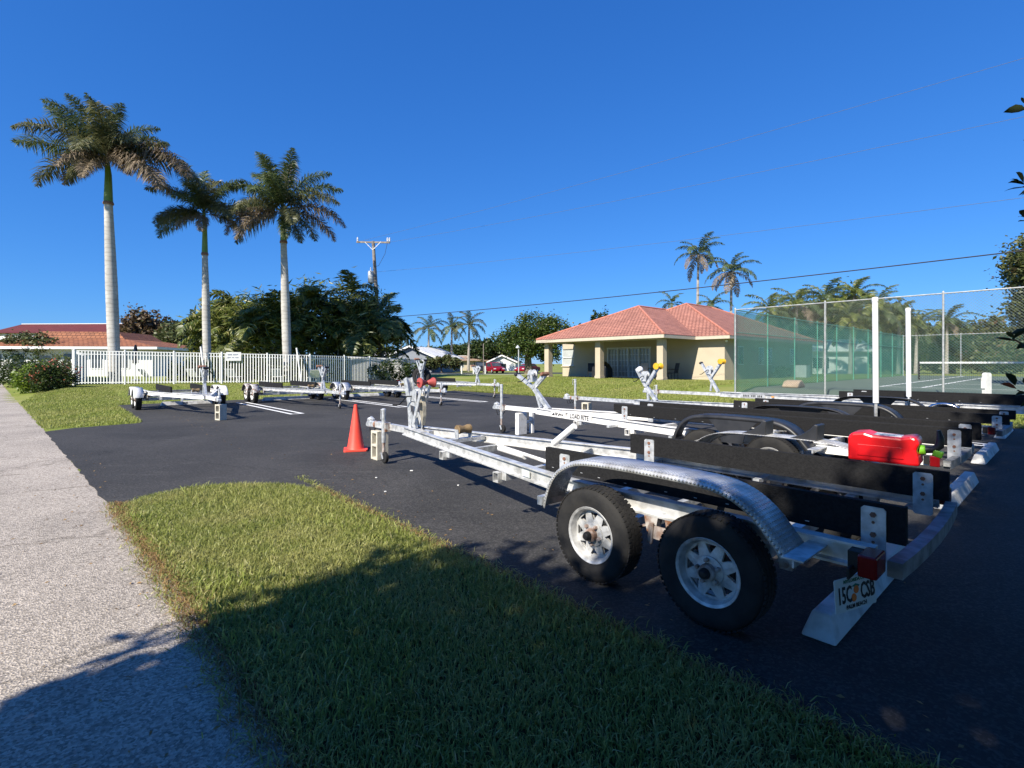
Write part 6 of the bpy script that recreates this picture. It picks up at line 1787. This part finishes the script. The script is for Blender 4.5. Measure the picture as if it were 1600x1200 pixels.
def car(loc, rz, m, lab, suv=False):
    C_ = empty("parked_car", loc, rz); tag(C_, lab, "car", "cars parked across the road")
    h = 1.62 if suv else 1.42
    body = [(-2.2, 0.35), (-2.25, 0.75), (-2.1, 0.92), (-1.2, 0.98), (1.0, 0.95), (1.9, 0.85), (2.2, 0.68), (2.25, 0.38), (1.75, 0.28), (-1.8, 0.28)]
    MB().prism(body, -0.88, 0.88, 'y').build("body", m, C_, bevel=0.06)
    cab = [(-1.95 if suv else -1.7, 0.95), (-1.7 if suv else -1.0, h - 0.04), (-0.6, h), (0.25, h - 0.03), (1.1, 0.95)]
    MB().prism(cab, -0.74, 0.74, 'y').build("cabin", m, C_, bevel=0.06)
    gl = [(-1.45 if suv else -1.2, 1.0), (-1.35 if suv else -0.85, h - 0.12), (0.2, h - 0.12), (0.8, 1.0)]
    for sg in (1, -1): MB().prism(gl, sg * 0.742, sg * 0.75, 'y').build("side_window", "window_glass", C_)
    MB().bar((1.02, 0, 1.03), (0.36, 0, h - 0.10), 1.30, 0.01, up=Vector((0, 0, 1))).build("windscreen", "window_glass", C_)
    for x in (-1.35, 1.4):
        for sg in (1, -1):
            wl = MB().lathe([(0.05, -0.1), (0.30, -0.1), (0.33, -0.07), (0.33, 0.07), (0.30, 0.1), (0.05, 0.1)], (x, sg * 0.80, 0.33), (0, sg, 0), 18).build("wheel", "tyre_rubber", C_, True)
            MB().lathe([(0.20, 0.101), (0.18, 0.11), (0.02, 0.112)], (x, sg * 0.80, 0.33), (0, sg, 0), 14).build("rim", "galvanised", wl)
    for sg in (1, -1):
        MB().box((2.18, sg * 0.66, 0.68), (0.10, 0.34, 0.14)).build("headlight", "porcelain", C_, bevel=0.03)
        MB().box((-2.2, sg * 0.68, 0.78), (0.08, 0.3, 0.14)).build("tail_light", "lens_red", C_, bevel=0.02)
car((-2.55, 75, 0.02), R(-70), "car_red", "red car parked left of the white gabled house's front", True)
car((2.3, 76, 0.02), R(-125), "car_red", "dark red sedan parked under the large ficus")
car((-4.9, 80, 0.02), R(-80), "car_dark", "black car parked left of the red cars", True)

# shrubs at the left corner of the fence
def shrub(name, label, loc, r, h, n, m, seed, size=0.09, flowers=0, fm="flower_red"):
    T = empty(name, loc); tag(T, label, "shrub", "shrubs by the fence corner")
    mb = MB(); rd = random.Random(seed)
    for k in range(9):
        a = rd.uniform(0, 6.28); mb.tube([(0, 0, 0), (math.cos(a) * r * 0.3, math.sin(a) * r * 0.3, h * 0.45), (math.cos(a) * r * 0.75, math.sin(a) * r * 0.75, h * 0.8)], [0.03, 0.02, 0.008], 5)
    mb.build("stem", "twig", T)
    leaf_cloud("foliage", [(0, 0, h * 0.52, r, r, h * 0.5, n), (r * 0.4, 0, h * 0.45, r * 0.7, r * 0.7, h * 0.42, n // 3), (-r * 0.45, 0, h * 0.4, r * 0.65, r * 0.7, h * 0.4, n // 3)], size, seed, m, T, 20, 0.5, 0.55)
    if flowers: leaf_cloud("flowers", [(0, 0, h * 0.6, r * 0.98, r * 0.98, h * 0.42, flowers)], size * 0.9, seed + 1, fm, T, 8, 0.3, 0.9)['kind'] = 'stuff'
shrub("flowering_shrub", "round red-flowering shrub at the left end of the white fence", (-21.15, 23.6, 0.05), 0.84, 1.5, 2400, "leaf_dark", 71, 0.12, 230)
shrub("croton_shrub", "lime green shrub left of the red-flowering one", (-22.7, 24.3, 0.05), 0.75, 1.35, 1900, "leaf_lime", 72, 0.13)
shrub("dark_shrub", "dark green bush at the far left picture edge", (-30.2, 31.5, 0.05), 1.7, 2.0, 2400, "leaf_dark", 73, 0.15)
shrub("white_flower_shrub", "pale-leaved shrub behind the lime green shrub by the fence", (-25.6, 28.8, 0.05), 0.8, 1.9, 900, "leaf_olive", 74, 0.13, 160, "leaf_lime")
shrub("hedge_shrub", "low shrub against the cream house's shaded wall", tuple(hloc(XR + 0.7, D + 7.2)), 0.6, 0.9, 700, "leaf_dark", 75, 0.1)

hd = empty("hedge", (-20.5, 31.6, 0.25)); tag(hd, "dark clipped hedge behind the white picket fence", "hedge")  # added hedge row also stands in for the deep shade behind the pickets
lobes_ = []
for k in range(15):
    t = k / 14; x = 13.2 * t; y = 0.9 * 2 * t + 5.2 * t ** 3
    lobes_.append((x, y, 0.72, 0.75, 0.6, 0.80, 900))
leaf_cloud("foliage", lobes_, 0.17, 401, "leaf_dark", hd, 18, 0.35, 0.55)
mb = MB()
for lb_ in lobes_: mb.tube([(lb_[0], lb_[1], -0.05), (lb_[0] + 0.05, lb_[1], 0.9)], [0.05, 0.02], 6)
mb.build("stem", "twig", hd)
def litter(name, label, n, fn, seed, m, smin, smax, z):
    rg = np.random.default_rng(seed)
    sw_p = fn(rg, n)
    x = O1.x + U.x * sw_p[:, 0] + V.x * sw_p[:, 1]; y = O1.y + U.y * sw_p[:, 0] + V.y * sw_p[:, 1]
    P = np.stack([x, y, np.full(n, z)], 1)
    a = rg.uniform(0, 6.28, n); d = np.stack([np.cos(a), np.sin(a), np.zeros(n)], 1); e = np.stack([-np.sin(a), np.cos(a), np.zeros(n)], 1)
    L_ = rg.uniform(smin, smax, n)[:, None]; W_ = L_ * rg.uniform(0.2, 0.5, n)[:, None]
    up = np.zeros((n, 3)); up[:, 2] = rg.uniform(0.002, 0.012, n)
    vv = np.stack([P - d * L_ / 2, P + e * W_ / 2 + up, P + d * L_ / 2 + up * 0.4, P - e * W_ / 2 + up * 0.2], 1).reshape(-1, 3)
    o = link(name, mesh_np(name, vv, [(4, np.arange(n)[:, None] * 4 + np.array([[0, 1, 2, 3]]))]), m); o["kind"] = "stuff"
    tag(o, label, "litter")
litter("leaf_litter", "fallen leaf bits scattered on the asphalt", 420, lambda r, n: np.stack([np.where(r.uniform(0, 1, n) < 0.6, r.uniform(-2.5, 5, n), r.uniform(4, 16, n)), np.where(r.uniform(0, 1, n) < 0.5, -1.36 + np.abs(r.normal(0, 0.35, n)), r.uniform(-1.2, 9, n))], 1), 31, "grass_dry", 0.012, 0.04, 0.0105)
litter("leaf_litter", "fallen leaf bits scattered on the pale path", 200, lambda r, n: np.stack([r.uniform(-1, 9, n), -3.1 - np.abs(r.normal(0, 0.5, n)) - 0.02], 1), 32, "grass_dry", 0.01, 0.035, 0.0065)

# ------------------------------------------------------------------ trees near the camera that shade the foreground
def near_leaf_branch(T, base, tip, n, seed, size=0.13, droop=0.2):
    rd = random.Random(seed)
    base, tip = Vector(base), Vector(tip)
    mid = (base + tip) / 2 + Vector((0, 0, 0.08))
    br = MB().tube([base, mid, tip], [0.016, 0.010, 0.004], 6).build("branch", "twig", T, True)
    mb = MB()
    for k in range(n):
        t = 0.35 + 0.65 * (k + rd.random()) / n
        p = base.lerp(mid, t * 2) if t < 0.5 else mid.lerp(tip, t * 2 - 1)
        d = ((tip - base).normalized() * rd.uniform(0.2, 1.0) + Vector((rd.gauss(0, 0.7), rd.gauss(0, 0.7), rd.gauss(0.15, 0.6)))).normalized()
        _, s, u = basis(d)
        a = rd.uniform(0, 6.28); s, u = s * math.cos(a) + u * math.sin(a), u * math.cos(a) - s * math.sin(a)
        L_ = size * rd.uniform(0.6, 1.25); W_ = L_ * rd.uniform(0.16, 0.24)
        rows = [(0.0, 0.05, 0), (0.25, 0.8, 0.0), (0.55, 1.0, -0.02), (0.8, 0.6, -0.07), (1.0, 0.0, -0.14)]
        b = len(mb.v)
        for q, wq, dz in rows:
            c = p + d * (0.03 + L_ * q) + Vector((0, 0, dz * L_ * 2))
            mb.v += [tuple(c + s * W_ * wq + u * W_ * wq * 0.3), tuple(c), tuple(c - s * W_ * wq + u * W_ * wq * 0.3)]
        for i in range(4):
            j = b + i * 3
            mb.f += [(j, j + 1, j + 4, j + 3), (j + 1, j + 2, j + 5, j + 4)]
    me = mb.mesh("leaves")
    o = link("leaves", me, "leaf_croton", br, True); o["kind"] = "stuff"
SH = "trees that shade the near end of the lot"

SD, WD = 0.228, 1.17                       # shadow shift per metre of height along s and w
def shade_tree(label, s0, w0, th, tr, outline, wspan, depth, nclump, seed, m, wsig=0.9, size=0.17, per=24):
    """tree with a crown grown around its trunk; outline(w) = how far along s its shade reaches on the ground at w"""
    rd = random.Random(seed); rg = np.random.default_rng(seed)
    T = empty("shade_tree", tuple(G(s0, w0))); tag(T, label, "tree", SH)
    org = G(s0, w0)
    wg = rg.uniform(wspan[0], wspan[1], nclump)
    dp = depth * rg.uniform(0, 1, nclump) ** 1.15
    wl = w0 + np.clip(rg.normal(0, wsig, nclump), -2 * wsig, 2 * wsig)
    h = np.maximum(1.9, (wg - wl) / WD)
    sg_ = np.array([outline(w) for w in wg]) - 0.33 - dp
    sl = sg_ - SD * h
    XY = np.array([G(a, b) for a, b in zip(sl, wl)])
    ok = (XY[:, 1] < -0.3) | (XY[:, 0] > 1.08 * XY[:, 1] + 0.35)
    sl, wl, h = sl[ok], wl[ok], h[ok]; nclump = int(ok.sum())
    C = np.array([G(a, b, c) - org for a, b, c in zip(sl, wl, h)])
    n = nclump * per
    P = np.repeat(C, per, 0) + rg.normal(0, 1, (n, 3)) * np.repeat(rg.uniform(0.10, 0.24, nclump), per)[:, None]
    a = rg.normal(0, 1, (n, 3)); a /= np.linalg.norm(a, axis=1)[:, None]
    b = rg.normal(0, 1, (n, 3)); b -= a * (a * b).sum(1)[:, None]; b /= np.linalg.norm(b, axis=1)[:, None]
    sz = size * rg.uniform(0.6, 1.3, n)[:, None]
    vv = np.stack([P - a * sz / 2, P + b * sz * 0.28, P + a * sz / 2, P - b * sz * 0.28], 1).reshape(-1, 3)
    link("crown", mesh_np("crown", vv, [(4, np.arange(n)[:, None] * 4 + np.array([[0, 1, 2, 3]]))]), m, T)
    zt_ = float(h.max()); mb = MB()
    mb.tube([(0, 0, -0.1), (0.05, 0, th), (0, 0.1, zt_ * 0.6), (0.1, 0, zt_ * 0.92)], [tr * 1.3, tr, tr * 0.6, tr * 0.15], 10)
    for k in range(0, nclump, max(1, nclump // 46)):
        e = Vector(C[k]); z0 = min(e.z * 0.8, zt_ * 0.8)
        mb.tube([(0, 0.05, max(th * 0.8, z0 - 0.6)), (e.x * 0.5, e.y * 0.5, z0 + 0.1), e], [tr * 0.35, tr * 0.2, tr * 0.06], 5)
    mb.build("trunk", "bark", T, True)
    return T
def outl(w): return float(np.interp(w, [-6, -3.8, -3.1, -2.2, -1.7, -1.37, -1.18, -0.7, -0.15, 1.8, 4, 8.8, 12], [1.0, 1.35, 1.65, 1.85, 1.9, 1.2, 0.7, 0.0, -0.3, -0.7, -0.75, -0.35, -0.2]))
shade_tree("tall tree behind the camera whose shade covers the near grass", -3.2, -7.2, 2.0, 0.2, outl, (-5.4, 5.0), 4.4, 2500, 82, "leaf_dark", 0.9)
TR = shade_tree("dark-leaved tree at the right edge, only its leaf tips in view", -3.4, -1.6, 2.2, 0.14, outl, (4.4, 11.5), 3.4, 620, 81, "leaf_dark", 0.7)
rgc = np.random.default_rng(501)  # unseen crown and limbs added above TR to block sky light on the right
nc_ = 2600
cs_ = rgc.uniform(-5.2, -1.2, nc_); cw_ = rgc.uniform(-4.5, 6.5, nc_); chh = rgc.uniform(4.0, 6.8, nc_)
CXY = np.array([G(a, b) for a, b in zip(cs_, cw_)])
okc = (cs_ + SD * chh < np.array([outl(w) for w in cw_ + WD * chh]) - 0.8) & ((chh > 1.9 + 0.80 * np.hypot(CXY[:, 0], CXY[:, 1]) * 1.0) | (CXY[:, 0] > 1.10 * CXY[:, 1] + 0.5)) 
CP = np.array([G(a, b, c) - TR.location for a, b, c in zip(cs_[okc], cw_[okc], chh[okc])])
leaf_n = 20
n_ = len(CP) * leaf_n
Pq = np.repeat(CP, leaf_n, 0) + rgc.normal(0, 0.2, (n_, 3))
aq = rgc.normal(0, 1, (n_, 3)); aq /= np.linalg.norm(aq, axis=1)[:, None]
bq_ = rgc.normal(0, 1, (n_, 3)); bq_ -= aq * (aq * bq_).sum(1)[:, None]; bq_ /= np.linalg.norm(bq_, axis=1)[:, None]
szq = 0.22 * rgc.uniform(0.6, 1.3, n_)[:, None]
link("upper_crown", mesh_np("upper_crown", np.stack([Pq - aq * szq / 2, Pq + bq_ * szq * 0.28, Pq + aq * szq / 2, Pq - bq_ * szq * 0.28], 1).reshape(-1, 3), [(4, np.arange(n_)[:, None] * 4 + np.array([[0, 1, 2, 3]]))]), "leaf_dark", TR)
mbq = MB()
for k in range(0, len(CP), max(1, len(CP) // 40)):
    e = Vector(CP[k]); mbq.tube([(0, 0, 2.6), (e.x * 0.5, e.y * 0.5, e.z - 0.5), e], [0.06, 0.04, 0.012], 5)
mbq.build("limbs", "bark", TR, True)
def lb(px0, py0, px1, py1, Y, n, seed, size=0.13):
    q = TR.location
    f = lambda x, y: Vector(((x - 800) * Y / 800, Y, 1.45 + (568 - y) * Y / 800)) - q
    b0 = f(px0, py0)
    MB().tube([(0, 0, max(1.2, b0.z - 0.5)), (b0.x * 0.6 + 0.35, b0.y * 0.5, b0.z - 0.1), b0], [0.035, 0.026, 0.016], 6).build("limb", "twig", TR, True)
    near_leaf_branch(TR, b0, f(px1, py1), n, seed, size)
lb(1690, 240, 1602, 168, 3.2, 14, 1, 0.10)
lb(1700, 330, 1598, 292, 3.2, 15, 2, 0.10)
lb(1700, 400, 1606, 345, 3.3, 12, 3, 0.10)
lb(1700, 215, 1612, 232, 3.4, 6, 4, 0.08)
lb(1740, 660, 1584, 530, 2.9, 12, 6, 0.11)
lb(1740, 700, 1590, 610, 2.9, 20, 7, 0.12)
lb(1720, 560, 1606, 512, 3.0, 9, 8, 0.11)

for k, w0 in enumerate((-10.5, -5.2, 0.4, 5.4)):  # unseen trees added to block sky light over the shaded foreground
    tree("shade_tree", ["tree behind the camera, farthest left of a row", "tree behind the camera, second from the left of a row", "tree behind the camera, third from the left of a row", "tree to the right of the lot, just outside the picture"][k], tuple(G(-6.3, w0)), 2.2, 0.17,
         [(0.2, 0, 3.2, 2.2, 2.2, 1.4, 2600), (-0.3, 0.3, 5.2, 2.4, 2.4, 1.7, 3000), (0.2, -0.2, 7.4, 1.9, 1.9, 1.6, 2200)], 0.30, 90 + k, "leaf_dark", group=SH)
